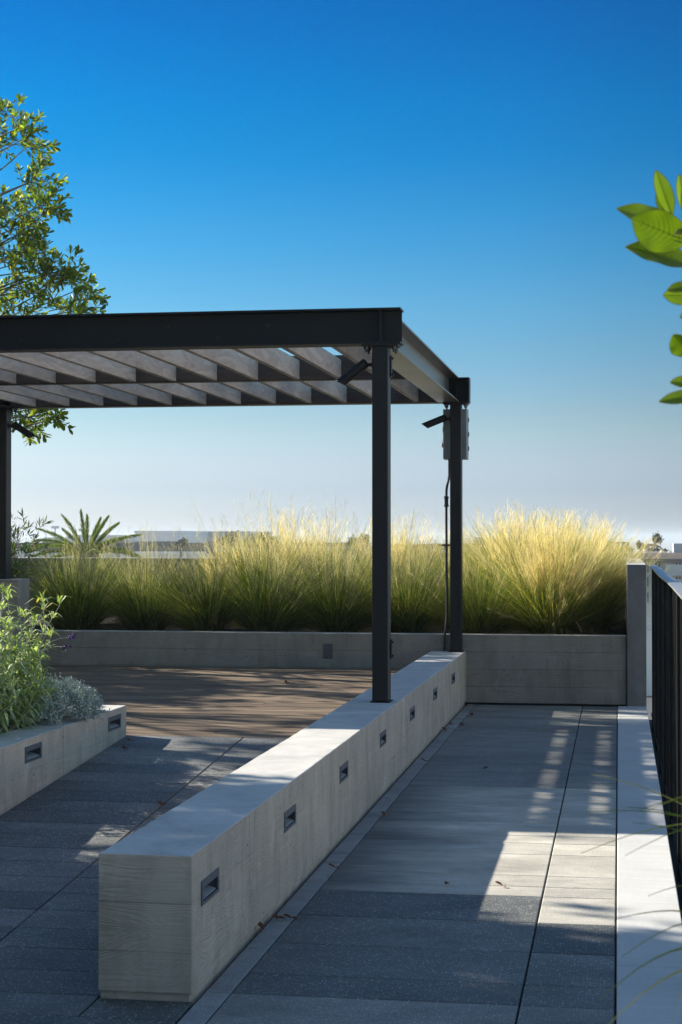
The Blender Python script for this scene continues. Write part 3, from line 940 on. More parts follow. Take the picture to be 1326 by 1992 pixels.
# small steel box at the back of the front post, near the top and near the base
for (z0, z1) in ((2.50, 2.635), (0.74, 0.86)):
    mb = MB()
    mb.box(PXR + 0.051, PXR + 0.060, BYF + 0.02, BYF + 0.068, z0, z1)
    mb.box(PXR + 0.061, PXR + 0.070, BYF + 0.035, BYF + 0.055, z0 + 0.01, z0 + 0.025)
    mb.box(PXR + 0.061, PXR + 0.070, BYF + 0.035, BYF + 0.055, z1 - 0.025, z1 - 0.01)
    part(mb, 'junction_plate', M['steel'], pg)


def spot(px_, py_, pz_, label, sx=-1, tilt=36, L=0.185):
    """cylindrical spot lamp on a short arm, pointing out and down"""
    t = thing('spotlight', label, 'spotlight', (px_, py_, pz_), 0, 'spotlights on the pergola posts')
    a = MB()
    a.tube([(px_, py_, pz_), (px_ + sx * 0.055, py_, pz_)], 0.0115, 10)
    a.tube([(px_, py_, pz_), (px_ + sx * 0.008, py_, pz_)], 0.026, 12)
    part(a, 'arm', M['steel'], t, smooth=False)
    b = MB()
    st = Vector((px_ + sx * 0.050, py_, pz_ + 0.012))
    d = Vector((sx * math.cos(R(tilt)), -0.05, -math.sin(R(tilt)))).normalized()
    r = 0.031
    b.tube([st - d * 0.012, st, st + d * (L * 0.5), st + d * (L * 0.9)], [r * 0.72, r, r, r], 18)
    # hood cut on the slant
    o = len(b.v)
    seg = 18
    n = d.orthogonal().normalized(); bb = d.cross(n)
    up = Vector((0, 0, 1)) - d * d.z
    up.normalize()
    for q in range(2):
        for k in range(seg):
            an = 2 * math.pi * k / seg
            v = n * math.cos(an) + bb * math.sin(an)
            ext = 0.0 if q == 0 else 0.018 + 0.020 * v.dot(up)
            b.v.append(tuple(st + d * (L * 0.9 + ext) + v * (r if q == 0 else r)))
    for k in range(seg):
        k2 = (k + 1) % seg
        b.f.append((o + k, o + k2, o + seg + k2, o + seg + k))
    bo = part(b, 'lamp_body', M['steel'], t)
    return t


spot(PXR - 0.051, BYF, 2.575, 'black spotlight on the front right post, nearest and largest of the three', -1, 38, 0.20)
spot(PXR + 0.026 - 0.051, BYR, 2.557, 'black spotlight pointing left from the rear right post beside the grey electrical box', -1, 22, 0.20)
spot(PXL + 0.051, BYR - 0.03, 2.535, 'black spotlight on the far left post at the edge of the photo', 1, 33, 0.21)

# electrical enclosure behind the rear post
eb = thing('electrical_box', 'grey metal electrical cabinet fixed behind the rear right post under the beam', 'electrical box', (-1.45, 15.52, 2.2))
mb = MB().box(-1.562, -1.348, 15.43, 15.55, 2.205, 2.652)
part(mb, 'cabinet', M['galv'], eb, bevel=0.003)
mb = MB().box(-1.566, -1.344, 15.552, 15.572, 2.200, 2.657)
dr = part(mb, 'door', M['galv'], eb, bevel=0.003)
mb = MB()
for zz in (2.30, 2.43, 2.56):
    mb.tube([(-1.341, 15.55, zz - 0.02), (-1.341, 15.55, zz + 0.02)], 0.006, 8)
mb.v = [(v[0] + 1.45, v[1] - 15.52, v[2] - 2.2) for v in mb.v]
mb.build('hinge', M['galv'], dr)
mb = MB()
mb.box(-1.578, -1.566, 15.545, 15.560, 2.45, 2.50)
mb.box(-1.574, -1.567, 15.548, 15.558, 2.375, 2.45)
part(mb, 'hasp', M['conduit'], eb)
pk = thing('padlock', 'small red padlock hanging on the hasp of the grey electrical cabinet', 'padlock', (-1.572, 15.545, 2.31))
mb = MB().box(-1.584, -1.562, 15.535, 15.547, 2.312, 2.350)
part(mb, 'lock_body', M['red'], pk, bevel=0.003)
mb = MB().tube([(-1.580, 15.541, 2.350), (-1.580, 15.541, 2.372), (-1.573, 15.541, 2.379), (-1.566, 15.541, 2.372), (-1.566, 15.541, 2.350)], 0.0022, 6)
part(mb, 'shackle', M['galv'], pk)

cn = thing('conduit', 'dark conduit running from the electrical box down behind the rear post', 'conduit', (-1.55, 15.40, WZ))
pts = [(-1.508, 15.46, 2.205), (-1.508, 15.46, 2.12), (-1.510, 15.45, 2.04), (-1.526, 15.42, 1.95), (-1.530, 15.41, 1.86), (-1.530, 15.41, 1.5), (-1.528, 15.41, 1.1), (-1.526, 15.41, 0.82), (-1.532, 15.41, 0.72), (-1.546, 15.41, 0.62), (-1.550, 15.41, 0.54), (-1.550, 15.41, WZ)]
# smooth it
fine_pts = []
for i in range(len(pts) - 1):
    a, b = Vector(pts[i]), Vector(pts[i + 1])
    p0 = Vector(pts[max(i - 1, 0)]); p3 = Vector(pts[min(i + 2, len(pts) - 1)])
    for k in range(5):
        s = k / 5
        fine_pts.append(0.5 * ((2 * a) + (b - p0) * s + (2 * p0 - 5 * a + 4 * b - p3) * s * s + (3 * a - p0 - 3 * b + p3) * s ** 3))
fine_pts.append(Vector(pts[-1]))
mb = MB().tube(fine_pts, 0.0115, 10)
part(mb, 'pipe', M['conduit'], cn, smooth=True)
mb = MB()
for (z0, z1) in ((1.845, 1.865), (1.79, 1.845), (1.77, 1.79)):
    mb.tube([(-1.530, 15.41, z0), (-1.530, 15.41, z1)], 0.022 if z1 - z0 < 0.03 else 0.0175, 12)
part(mb, 'coupling', M['conduit'], cn)
mb = MB().box(-1.572, -1.486, 15.40, 15.425, 1.418, 1.433)
part(mb, 'pipe_clamp', M['conduit'], cn)
mb = MB().tube([(-1.478, 15.42, 2.205), (-1.480, 15.42, 1.60)], 0.006, 8)
part(mb, 'ground_wire', M['conduit'], cn)

# ------------------------------------------------------------------ railing
RX, RZT = 0.296, 1.250
RY0, RY1 = 4.6, 15.36
rl = thing('railing', 'dark metal guard railing with flat handrail along the right edge of the walk', 'railing', (RX, (RY0 + RY1) / 2, 0))


def sway(y):
    return 0.006 * math.sin(y * 1.35 + 0.6)


mb = MB()
n = 60
for (x0, x1, z0, z1) in ((0.263, 0.331, RZT - 0.010, RZT),):
    o = len(mb.v)
    for i in range(n + 1):
        y = RY0 + (RY1 + 0.10 - RY0) * i / n
        s = sway(y) * 0.4
        for (x, z) in ((x0, z0), (x1, z0), (x1, z1), (x0, z1)):
            mb.v.append((x + s, y, z + sway(y + 1.1) * 0.5))
    for i in range(n):
        for k in range(4):
            k2 = (k + 1) % 4
            mb.f.append((o + i * 4 + k, o + (i + 1) * 4 + k, o + (i + 1) * 4 + k2, o + i * 4 + k2))
    mb.f.append((o, o + 1, o + 2, o + 3)); mb.f.append((o + n * 4 + 3, o + n * 4 + 2, o + n * 4 + 1, o + n * 4))
part(mb, 'handrail', M['railtop'], rl)
mb = MB().box(RX + 0.003, RX + 0.015, RY0, RY1, RZT - 0.062, RZT - 0.016)
part(mb, 'upper_rail', M['railtop'], rl)
mb = MB()
mb.box(RX - 0.018, RX + 0.026, RY0, RY1, -0.056, -0.048)
mb.box(RX + 0.026, RX + 0.034, RY0, RY1, -0.10, -0.048)
part(mb, 'bottom_rail', M['rail'], rl)
mb = MB().box(0.2425, 0.345, RY0 - 0.5, RY1 + 0.3, -0.50, -0.14)  # dark strip added to stand for the shaded gap below the rail
part(mb, 'gap_shade_strip', M['rail'], rl)
pick = None
y = RY0 + 0.06
i = 0
while y < RY1:
    if abs(((y - RY0) % 1.26)) > 0.06:
        if pick is None:
            mb = MB().box(RX - 0.008, RX + 0.004 - 0.002, y - 0.009, y + 0.009, -0.047, RZT - 0.014)
            pick = part(mb, 'baluster', M['rail'], rl, bevel=0.001)
            y0p = y
        else:
            c = pick.copy(); COL.objects.link(c); c.parent = rl
            c.location = (pick.location.x, pick.location.y + (y - y0p), pick.location.z)
    y += 0.114
y = RY0
post = None
while y < RY1 + 0.02:
    mb = MB().box(RX - 0.022, RX + 0.0, y - 0.006, y + 0.006, -0.2, RZT - 0.012)
    mb.box(RX - 0.022, RX - 0.012, y - 0.028, y + 0.028, -0.2, RZT - 0.012)
    po = part(mb, 'rail_post', M['rail'], rl, bevel=0.001)
    if False: pass
    y += 1.26
bk = None
y = RY0 + 0.3
while y < RY1:
    mb = MB()
    for q in range(5):
        mb.tube([(RX + 0.008, y + q * 0.055, -0.048), (RX + 0.008, y + q * 0.055, -0.038)], 0.008, 6)
    mb.box(RX - 0.004, RX + 0.022, y - 0.03, y + 0.26, -0.0475, -0.0435)
    part(mb, 'bracket', M['galv'], rl)
    y += 0.63

exec_later = []
# ------------------------------------------------------------------ vegetation
SQ = math.sqrt


def twig_leaves(mb, tw, start, d, L, nleaf, lsize, r, droop=0.0, seg=2, wratio=0.36):
    """a twig with alternate leaves and a rosette at its tip"""
    d = Vector(d).normalized()
    side = d.orthogonal().normalized()
    p = Vector(start)
    pts = [p.copy()]
    steps = max(2, nleaf // 2)
    ax = Quaternion(d, r.uniform(0, 6.28)) @ side
    for i in range(steps):
        d = (d + Vector((0, 0, -droop)) + rv(r) * 0.12).normalized()
        p = p + d * (L / steps)
        pts.append(p.copy())
        for q in range(2):
            ax = Quaternion(d, 2.4 + r.uniform(-.3, .3)) @ ax
            ld = (d * r.uniform(0.5, 0.9) + ax * 0.8 + Vector((0, 0, 0.15))).normalized()
            s = lsize * r.uniform(0.7, 1.15)
            mb.leaf(p, ld, (ax * -0.5 + Vector((0, 0, 1)) + rv(r) * 0.5), s, s * wratio, 0.2, r.uniform(0, 0.2), seg)
    for q in range(4):
        ax = Quaternion(d, 1.57 + r.uniform(-.3, .3)) @ ax
        ld = (d + ax * 0.6).normalized()
        s = lsize * r.uniform(0.8, 1.15)
        mb.leaf(p, ld, (ax * -1 + rv(r) * 0.4), s, s * wratio, 0.2, 0.1, seg)
    if tw is not None:
        tw.tube(pts, [0.004 * (1 - 0.6 * i / len(pts)) for i in range(len(pts))], 4, False)


def branch(tw, a, b, r0, r1, r, sag=0.0, n=6):
    a = Vector(a); b = Vector(b)
    L = (b - a).length
    off = rv(r) * L * 0.08
    pts = []
    for i in range(n + 1):
        t = i / n
        p = a.lerp(b, t) + off * math.sin(math.pi * t) + Vector((0, 0, sag * L * math.sin(math.pi * t)))
        p += rv(r) * L * 0.012 * (0 < i < n)
        pts.append(p)
    tw.tube(pts, [r0 + (r1 - r0) * i / n for i in range(n + 1)], 6 if r0 > 0.01 else 4, False)
    return pts


def cluster(mb, tw, c, out, rad, r, lsize=0.075, ntw=7, nleaf=12, origin=None, wr=0.36, seg=2):
    """a spray of twigs from a point"""
    for k in range(ntw):
        d = (Vector(out) * 0.7 + rv(r) * 0.9 + Vector((0, 0, 0.15))).normalized()
        st = Vector(c) + rv(r) * rad * 0.15
        L = rad * r.uniform(0.6, 1.1)
        twig_leaves(mb, tw, st, d, L, nleaf, lsize, r, 0.03, seg, wr)


# the tree whose crown shows at upper left
r = random.Random(5)
TB = Vector((-7.9, 16.6, 0.42))
tr = thing('broadleaf_tree', 'tall loose crowned green tree at upper left rising behind the pergola', 'tree', TB)
tk = MB(); cr = MB()
tp = [TB + Vector((0, 0, -0.05)), TB + Vector((0.05, 0, 1.0)), TB + Vector((0.02, -0.05, 2.0)), TB + Vector((0.15, 0.05, 3.1)), TB + Vector((0.25, 0.0, 4.2)), TB + Vector((0.3, 0.1, 5.4)), TB + Vector((0.35, 0.1, 6.3))]
tk.tube(tp, [0.11, 0.095, 0.08, 0.065, 0.05, 0.032, 0.015], 10, False)
# sprays of foliage: measured in the photograph, then set out in depth round the trunk
spec = [(8, 215, .28, .14), (-15, 240, .3, .2), (35, 250, .30, .15), (62, 262, .28, .16), (80, 272, .22, .12), (20, 275, .25, .15), (52, 240, .24, .12), 
        (72, 350, .26, .14), (55, 380, .3, .18), (88, 372, .26, .16), (100, 392, .28, .14), (108, 408, .24, .12), (60, 410, .3, .2), (20, 400, .3, .2), (82, 345, .25, .12),
        (70, 430, .26, .16), (30, 440, .3, .2), (-5, 430, .3, .2), (8, 480, .3, .22), (50, 455, .25, .14), (68, 470, .26, .16), (82, 478, .22, .12), (30, 500, .3, .2), (5, 520, .3, .22), (60, 505, .26, .16),
        (90, 520, .28, .16), (118, 525, .26, .14), (138, 520, .24, .12), (148, 545, .28, .15), (170, 560, .27, .14), (182, 577, .24, .12), (120, 555, .3, .18), (90, 560, .3, .2), (50, 545, .3, .2), (20, 560, .3, .22),
        (30, 590, .3, .22), (70, 595, .3, .2), (105, 590, .3, .2), (140, 595, .3, .18), (165, 600, .26, .15), (10, 600, .3, .22), (160, 620, .3, .2), (120, 630, .3, .2), (60, 640, .3, .2), (20, 640, .3, .2),
        (50, 800, .18, .14), (75, 806, .2, .16), (65, 825, .18, .13), (98, 804, .2, .15), (122, 812, .18, .14), (30, 790, .18, .15), (70, 785, .2, .16), (90, 775, .2, .2), (115, 790, .18, .15)]
spec = [q for i_, q in enumerate(spec) if i_ % 7 != 2]
for (px_, py_, rad, s) in spec:
    Y = 16.6 + r.uniform(-1.0, 1.0) * (0.5 if px_ > 60 else 1.0)
    c = survey(px_, py_, Y)
    c0 = c
    hgt = max(0.6, min(6.0, (c.z - TB.z) * 0.72))
    # find the trunk point
    a = TB + Vector((0.05 * hgt, 0, hgt))
    out = (c - a); out.z *= 0.5; out.normalize()
    branch(tk, a, c - out * 0.12, 0.020, 0.005, r, 0.05)
    cluster(cr, tk, c - out * 0.13, out, rad * 1.05, r, 0.090, 7, 11, wr=0.35, seg=4)
for k in range(56):
    a = r.uniform(0, 6.28)
    zc = r.uniform(2.6, 6.9)
    rad = 2.1 * SQ(max(0.05, 1 - ((zc - 4.5) / 2.8) ** 2)) * r.uniform(0.45, 1.0)
    c = Vector((-8.2 + rad * math.cos(a), 16.3 + rad * math.sin(a) * 0.75, zc))
    if c.x > -0.405 * c.y: continue
    tpnt = TB + Vector((0.1, 0, max(0.6, (zc - .42) * 0.75)))
    out = (c - tpnt).normalized()
    branch(tk, tpnt, c, 0.018, 0.005, r, 0.05)
    cluster(cr, None, c, out, 0.42, r, 0.10, 9, 12, wr=0.42)
part(tk, 'trunk', M['bark'], tr)
part(cr, 'crown', M['tleaf'], tr)


# shade trees standing to the left of the frame
def shade_tree_mesh(seed, H=6.2, rx=1.9, z0=1.7, ncl=210, ls=0.13):
    r = random.Random(seed)
    tk = MB(); cr = MB()
    tk.tube([(0, 0, -0.05), (0.04, 0, 1.2), (0.0, 0.05, 2.4), (0.06, 0, 3.6), (0.0, 0, H - 0.7)], [0.12, 0.10, 0.08, 0.05, 0.015], 10, False)
    zc0 = (H + z0) / 2; hz = (H - z0) / 2
    for k in range(ncl):
        u = r.uniform(-1, 1)
        a = r.uniform(0, 6.28)
        rr = rx * SQ(1 - u * u * 0.9) * (r.uniform(0.15, 1.0) ** 0.5)
        c = Vector((rr * math.cos(a), rr * math.sin(a), zc0 + u * hz))
        tpnt = Vector((0.03, 0, max(1.0, c.z * 0.72)))
        out = (c - tpnt).normalized()
        branch(tk, tpnt, c, 0.018, 0.006, r, 0.04, 4)
        cluster(cr, None, c, out, 0.42, r, ls, 7, 8, wr=0.5)
    return tk, cr


tk, cr = shade_tree_mesh(21, ncl=300, ls=0.15)
st0 = thing('shade_tree', 'dense rounded tree standing left of the front planter', 'tree', (0, 0, 0), 0, 'shade trees in the left planting bed')
tkm = tk.build('trunk', M['bark'], st0)
crm = cr.build('crown', M['tleaf'], st0)
ST = [  # x, y, scale_xy, scale_z, rz
    (-8.2, 7.7, 1.0, 1.16, 0.0), (-9.0, 4.1, 1.1, 0.98, 2.0), (-10.9, 8.3, 1.0, 0.98, 1.0), (-8.6, 0.6, 1.05, 0.95, 4.0), (-11.6, 15.6, 1.05, 0.70, 5.0)]
LAB = ['dense tall rounded tree left of the front planter, nearest the terrace', 'dense rounded tree behind the tall shade tree at far left', 'dense tree in the second row at far left',
       'dense tree at left behind the viewer', 'low tree in the second row left of the timber deck']
for k, (x, y, s, sz, rz) in enumerate(ST):
    o = st0 if k == 0 else copy_tree(st0)
    o.location = (x, y, 0.42 * 1)
    o.scale = (s, s, sz)
    o.rotation_euler = (0, 0, rz)
    o['label'] = LAB[k]


tk, cr = shade_tree_mesh(33, H=5.0, rx=1.7, z0=1.8, ncl=70, ls=0.11)
sp = thing('young_tree', 'thin sparse young tree left of the timber deck', 'tree', (-9.6, 13.4, 0.42))
tk.build('trunk', M['bark'], sp)
cr.build('crown', M['tleaf'], sp)


# ornamental grass ----------------------------------------------------
def grass_meshes(seed, nblade=1500, nst=90, Hs=1.12, plume_density=1.0, bladeL=1.0):
    r = random.Random(seed)
    wind = Vector((r.uniform(-1, 1), r.uniform(-1, 1), 0)) * 0.30
    bl = MB(); dd = MB(); pm = MB()
    for k in range(nblade):
        dead = k % 6 == 0
        mb = dd if dead else bl
        a = r.uniform(0, 6.2832)
        base = Vector((math.cos(a), math.sin(a), 0)) * (0.16 * SQ(r.random()))
        az = a + r.gauss(0, 0.6)
        lean = abs(r.gauss(0.0, 0.55)) + 0.04
        if dead: lean += 0.5
        L = (0.42 + 0.62 * r.random() ** 1.25) * bladeL * (0.75 if dead else 1.0)
        el = math.pi / 2 - lean
        p = base.copy()
        d = (Vector((math.cos(az) * math.cos(el), math.sin(az) * math.cos(el), math.sin(el))) + wind * r.random() + rv(r) * (0.45 if k % 7 == 0 else 0.1)).normalized()
        d.z = abs(d.z)
        pts = [p.copy()]
        g = r.uniform(0.05, 0.20) * (1.8 if dead else 1.0)
        hd = Vector((math.cos(az), math.sin(az), 0))
        for i in range(5):
            p = p + d * (L / 5)
            d = (d + Vector((0, 0, -g)) + hd * g * 0.35).normalized()
            if p.z < 0.01: p.z = 0.01
            pts.append(p.copy())
        th = r.uniform(0, 3.14)
        side = Vector((math.cos(th), math.sin(th), 0))
        mb.ribbon(pts, r.uniform(0.0035, 0.0055), 0.0012, side)
    for k in range(nst):
        az = r.uniform(0, 6.2832)
        lean = abs(r.gauss(0.0, 0.34))
        el = math.pi / 2 - lean
        L = Hs * (0.62 + 0.50 * r.random() ** 1.3)
        p = Vector((math.cos(az), math.sin(az), 0)) * (0.14 * SQ(r.random()))
        d = Vector((math.cos(az) * math.cos(el), math.sin(az) * math.cos(el), math.sin(el)))
        d = (d + wind * 0.6 * r.random()).normalized()
        th = r.uniform(0, 3.14)
        side = Vector((math.cos(th), math.sin(th), 0))
        pts = [p.copy()]
        nseg = 7
        for i in range(nseg):
            p = p + d * (L / nseg)
            d = (d + Vector((0, 0, -0.02)) + rv(r) * 0.02).normalized()
            pts.append(p.copy())
        pm.ribbon(pts, 0.0028, 0.0012, side)
        # open airy panicle on the upper 45 %
        nb = int(26 * plume_density)
        for j in range(nb):
            t = 0.52 + 0.48 * j / nb
            q = t * nseg
            i0 = min(int(q), nseg - 1)
            pp = pts[i0].lerp(pts[i0 + 1], q - i0)
            bd = (d * 1.1 + rv(r) * 0.65).normalized()
            bL = r.uniform(0.04, 0.17) * (1.15 - (t - 0.52) * 1.3)
            th = r.uniform(0, 3.14)
            sd = Vector((math.cos(th), math.sin(th), 0.2))
            e = pp + bd * bL
            mid = pp.lerp(e, 0.55) + rv(r) * 0.006
            pm.ribbon([pp, mid, e], 0.0016, 0.0010, sd)
            for s in range(4):
                u = r.uniform(0.35, 1.0)
                c = pp.lerp(e, u) + rv(r) * 0.009
                s1 = rv(r) * 0.0052
                s2 = rv(r) * 0.0018
                o = len(pm.v)
                pm.v.extend([tuple(c - s1), tuple(c + s2), tuple(c + s1)])
                pm.f.append((o, o + 1, o + 2))
    return bl, dd, pm


protos = []
for (sd, nb, nst, Hs, pdn, bL) in ((1, 2300, 60, 1.22, 1.0, 0.92), (2, 2500, 260, 1.10, 1.7, 1.12), (3, 2300, 24, 1.10, 0.9, 0.88), (4, 2200, 44, 1.18, 1.1, 0.98), (5, 2500, 230, 1.06, 1.7, 1.15), (6, 2400, 34, 1.05, 0.9, 0.95)):
    bl, dd, pm = grass_meshes(sd, nb, nst, Hs, pdn, bL)
    t = thing('grass_clump', 'ornamental grass clump', 'grass', (0, 0, 0), 0, 'ornamental grass clumps in the rear planter')
    bl.build('blades', M['grass'] if sd in (2, 5) else M['grass2'], t)
    dd.build('dead_blades', M['deadgrass'], t)
    pm.build('flower_plumes', M['plume'] if sd in (2, 5) else M['plume2'], t)
    protos.append([t, False])
# variant: 0 normal, 1 rich golden plumes, 2 leafy with few plumes
GR = [
    # front row
    (-5.18, 16.05, 2, 0.92), (-4.52, 16.15, 2, 0.86), (-3.90, 16.00, 2, 0.84), (-3.30, 16.10, 0, 0.92), (-2.62, 16.05, 0, 0.90), (-1.98, 16.10, 0, 0.88), (-1.28, 16.02, 2, 0.86), (-0.62, 16.08, 1, 0.95), (-0.28, 16.30, 1, 0.84),
    # middle row
    (-5.55, 17.1, 2, 0.95), (-4.75, 17.2, 0, 0.80), (-3.65, 17.1, 0, 1.06), (-2.95, 17.2, 0, 1.02), (-2.25, 17.1, 0, 0.96), (-1.60, 17.2, 0, 0.92), (-0.95, 17.0, 1, 1.06), (-0.38, 17.25, 1, 0.96),
    # back row
    (-5.2, 18.3, 0, 0.78), (-4.2, 18.4, 1, 0.82), (-3.3, 18.3, 1, 1.0), (-2.4, 18.4, 1, 0.95), (-1.5, 18.3, 1, 0.92), (-0.80, 18.2, 1, 0.98), (-0.34, 18.6, 1, 0.90)]
counts = [9, 8, 7]
rown = ['front', 'middle', 'back']
NUM = ['leftmost', 'second', 'third', 'fourth', 'fifth', 'sixth', 'seventh', 'eighth', 'ninth']
looks = {0: 'green grass clump with pale plumes', 1: 'grass clump with dense golden plumes', 2: 'dark green arching grass clump'}
rg = random.Random(3)
ri, ci = 0, 0
for (x, y, vr, s) in GR:
    pr = protos[vr + (3 if rg.random() < 0.5 else 0)]
    if not pr[1]:
        o = pr[0]; pr[1] = True
    else:
        o = copy_tree(pr[0])
    o.location = (x, y, 0.59)
    sx = s * rg.uniform(1.0, 1.28) * (0.92 if x > -0.5 else 1.0)
    o.scale = (sx, sx, s * 1.0)
    o.rotation_euler = (0, 0, rg.uniform(0, 6.28))
    n_ = counts[ri]
    nm = NUM[ci] + (' from left' if ci else '')
    if ci == n_ - 1: nm = 'rightmost'
    o['label'] = '%s, %s in the %s planter row' % (looks[vr], nm, rown[ri])
    ci += 1
    if ci == n_: ri += 1; ci = 0


# sage shrub in the left planter ---------------------------------------
r = random.Random(9)
SB = Vector((-3.50, 8.75, 0.44))
sg = thing('sage_shrub', 'pale green narrow leaved sage shrub with a few purple flowers in the left planter', 'shrub', SB)
stm = MB(); lf = MB(); fl = MB()
for k in range(190):
    a = r.uniform(0, 6.28)
    lean = r.uniform(0.0, 0.95)
    L = r.uniform(0.38, 0.80) * (1.0 - 0.25 * (lean > 0.55))
    base = SB + Vector((math.cos(a) * r.uniform(0, 0.30), math.sin(a) * r.uniform(0, 0.55), 0))
    el = math.pi / 2 - lean
    d = Vector((math.cos(a) * math.cos(el), math.sin(a) * math.cos(el) * 1.1, math.sin(el))).normalized()
    p = base.copy(); pts = [p.copy()]
    n_ = 9
    ax = d.orthogonal().normalized()
    for i in range(n_):
        d = (d + Vector((0, 0, 0.02)) + rv(r) * 0.08).normalized()
        p = p + d * (L / n_)
        if p.x > PX - 0.10: d.x = -0.15
        pts.append(p.copy())
        if i < 1: continue
        for q in range(4):
            ax = Quaternion(d, 1.57 + r.uniform(-.3, .3)) @ ax
            ld = (d * 0.55 + ax * 0.8).normalized()
            s = r.uniform(0.10, 0.17) * (1.05 - 0.4 * i / n_)
            # drooping narrow leaf in two joined strips
            b0 = p; b1 = p + ld * s * 0.5 + Vector((0, 0, 0.01)); ld2 = (ld + Vector((0, 0, -0.9))).normalized(); b2 = b1 + ld2 * s * 0.55
            sd = ld.cross(Vector((0, 0, 1))); sd = sd.normalized() if sd.length > 1e-4 else Vector((1, 0, 0))
            w_ = s * 0.060
            o = len(lf.v)
            m01 = b0.lerp(b1, 0.5) + Vector((0, 0, 0.004))
            for (c, ww) in ((b0, 0.3), (m01, 1.0), (b1, 1.1), (b1.lerp(b2, 0.5), 0.85)):
                lf.v.append(tuple(c - sd * w_ * ww)); lf.v.append(tuple(c + sd * w_ * ww))
            lf.v.append(tuple(b2))
            lf.f += [(o, o + 1, o + 3, o + 2), (o + 2, o + 3, o + 5, o + 4), (o + 4, o + 5, o + 7, o + 6), (o + 6, o + 7, o + 8)]
    stm.tube(pts, [0.0045 * (1 - 0.6 * i / n_) for i in range(n_ + 1)], 5, False)
    for q in range(5):
        ld = (d + rv(r) * 0.5).normalized()
        s = r.uniform(0.045, 0.08)
        lf.leaf(pts[-1], ld, rv(r), s, s * 0.15, 0.1, 0.3, 3)
# purple flower spikes arching out to the right
for (px_, py_) in ((138, 1240), (128, 1258)):
    c = survey(px_, py_, 8.9)
    st = SB + Vector((0.25, 0.1, 0.3))
    branch(stm, st, c, 0.003, 0.002, r, 0.2, 6)
    for q in range(9):
        fl.leaf(c + rv(r) * 0.014, rv(r), rv(r), 0.022, 0.013, 0.2, 0.2, 2)
    part(fl, 'flower', M['purple'], sg)
    fl = MB()
part(stm, 'stems', M['salviastem'], sg)
part(lf, 'leaves', M['salvia'], sg)

# silver cushion shrub
r = random.Random(17)
CB = Vector((-3.17, 9.30, 0.45))
cs = thing('silver_shrub', 'low silvery grey cushion shrub spilling over the corner of the left planter', 'shrub', CB)
lf = MB(); stm = MB()
lumps = []
for k in range(260):
    u = Vector((r.uniform(-1, 1), r.uniform(-1, 1), 0))
    if u.length > 1: continue
    h = 0.185 * SQ(max(0.0, 1 - u.length_squared)) * r.uniform(0.75, 1.1)
    lumps.append(CB + Vector((u.x * 0.27, u.y * 0.46, 0.02 + h)))
for c in lumps:
    out = (c - (CB + Vector((0, 0, -0.1)))).normalized()
    stm.tube([CB + Vector((0, 0, 0)), CB.lerp(c, 0.6), c - Vector((0, 0, 0.02))], [0.003, 0.002, 0.001], 4, False)
    for t_ in range(22):
        d = (out + rv(r) * 0.9).normalized()
        L = r.uniform(0.025, 0.055)
        p = c + rv(r) * 0.022
        for q in range(7):
            ld = (d * 0.7 + rv(r)).normalized()
            s = r.uniform(0.011, 0.019)
            lf.leaf(p + d * L * q / 7, ld, rv(r), s, s * 0.45, 0.1, 0, 2)
part(stm, 'stems', M['salviastem'], cs)
part(lf, 'foliage', M['silver'], cs)

# low green plants between them and along the planter rim
r = random.Random(41)
ug = thing('low_plant', 'low dark green leafy plant at the rim of the left planter', 'plant', (-3.5, 7.9, 0.44))
lf = MB(); stm = MB()
for k in range(60):
    b = Vector((-3.5 + r.uniform(-0.35, 0.30), 7.9 + r.uniform(-0.5, 0.6), 0.44))
    d = (Vector((r.uniform(-.5, .7), r.uniform(-.5, .5), 1))).normalized()
    twig_leaves(lf, stm, b, d, r.uniform(0.12, 0.26), 10, 0.055, r, 0.05, 2, 0.22)
part(stm, 'stems', M['salviastem'], ug)
part(lf, 'leaves', M['bushleaf'], ug)

# leafy shrub behind the left post
r = random.Random(23)
HB = Vector((-6.22, 16.5, 0.58))
hs = thing('leafy_shrub', 'dark leafy shrub with narrow hanging leaves beside the far left post', 'shrub', HB)
lf = MB(); stm = MB()
for k in range(70):
    a = r.uniform(0, 6.28); lean = r.uniform(0.05, 0.45)
    L = r.uniform(0.6, 1.12)
    d = Vector((math.cos(a) * math.sin(lean), math.sin(a) * math.sin(lean), math.cos(lean)))
    p = HB + Vector((r.uniform(-.2, .2), r.uniform(-.2, .2), 0))
    e = p + d * L
    branch(stm, p, e, 0.006, 0.003, r, 0.02, 5)
    for t_ in (0.35, 0.5, 0.62, 0.75, 0.88, 1.0):
        twig_leaves(lf, None, p.lerp(e, t_), (d + rv(r) * 0.8 + Vector((0, 0, -0.2))).normalized(), 0.10, 6, 0.10, r, 0.12, 2, 0.16)
part(stm, 'stems', M['bark'], hs)
part(lf, 'leaves', M['bushleaf'], hs)

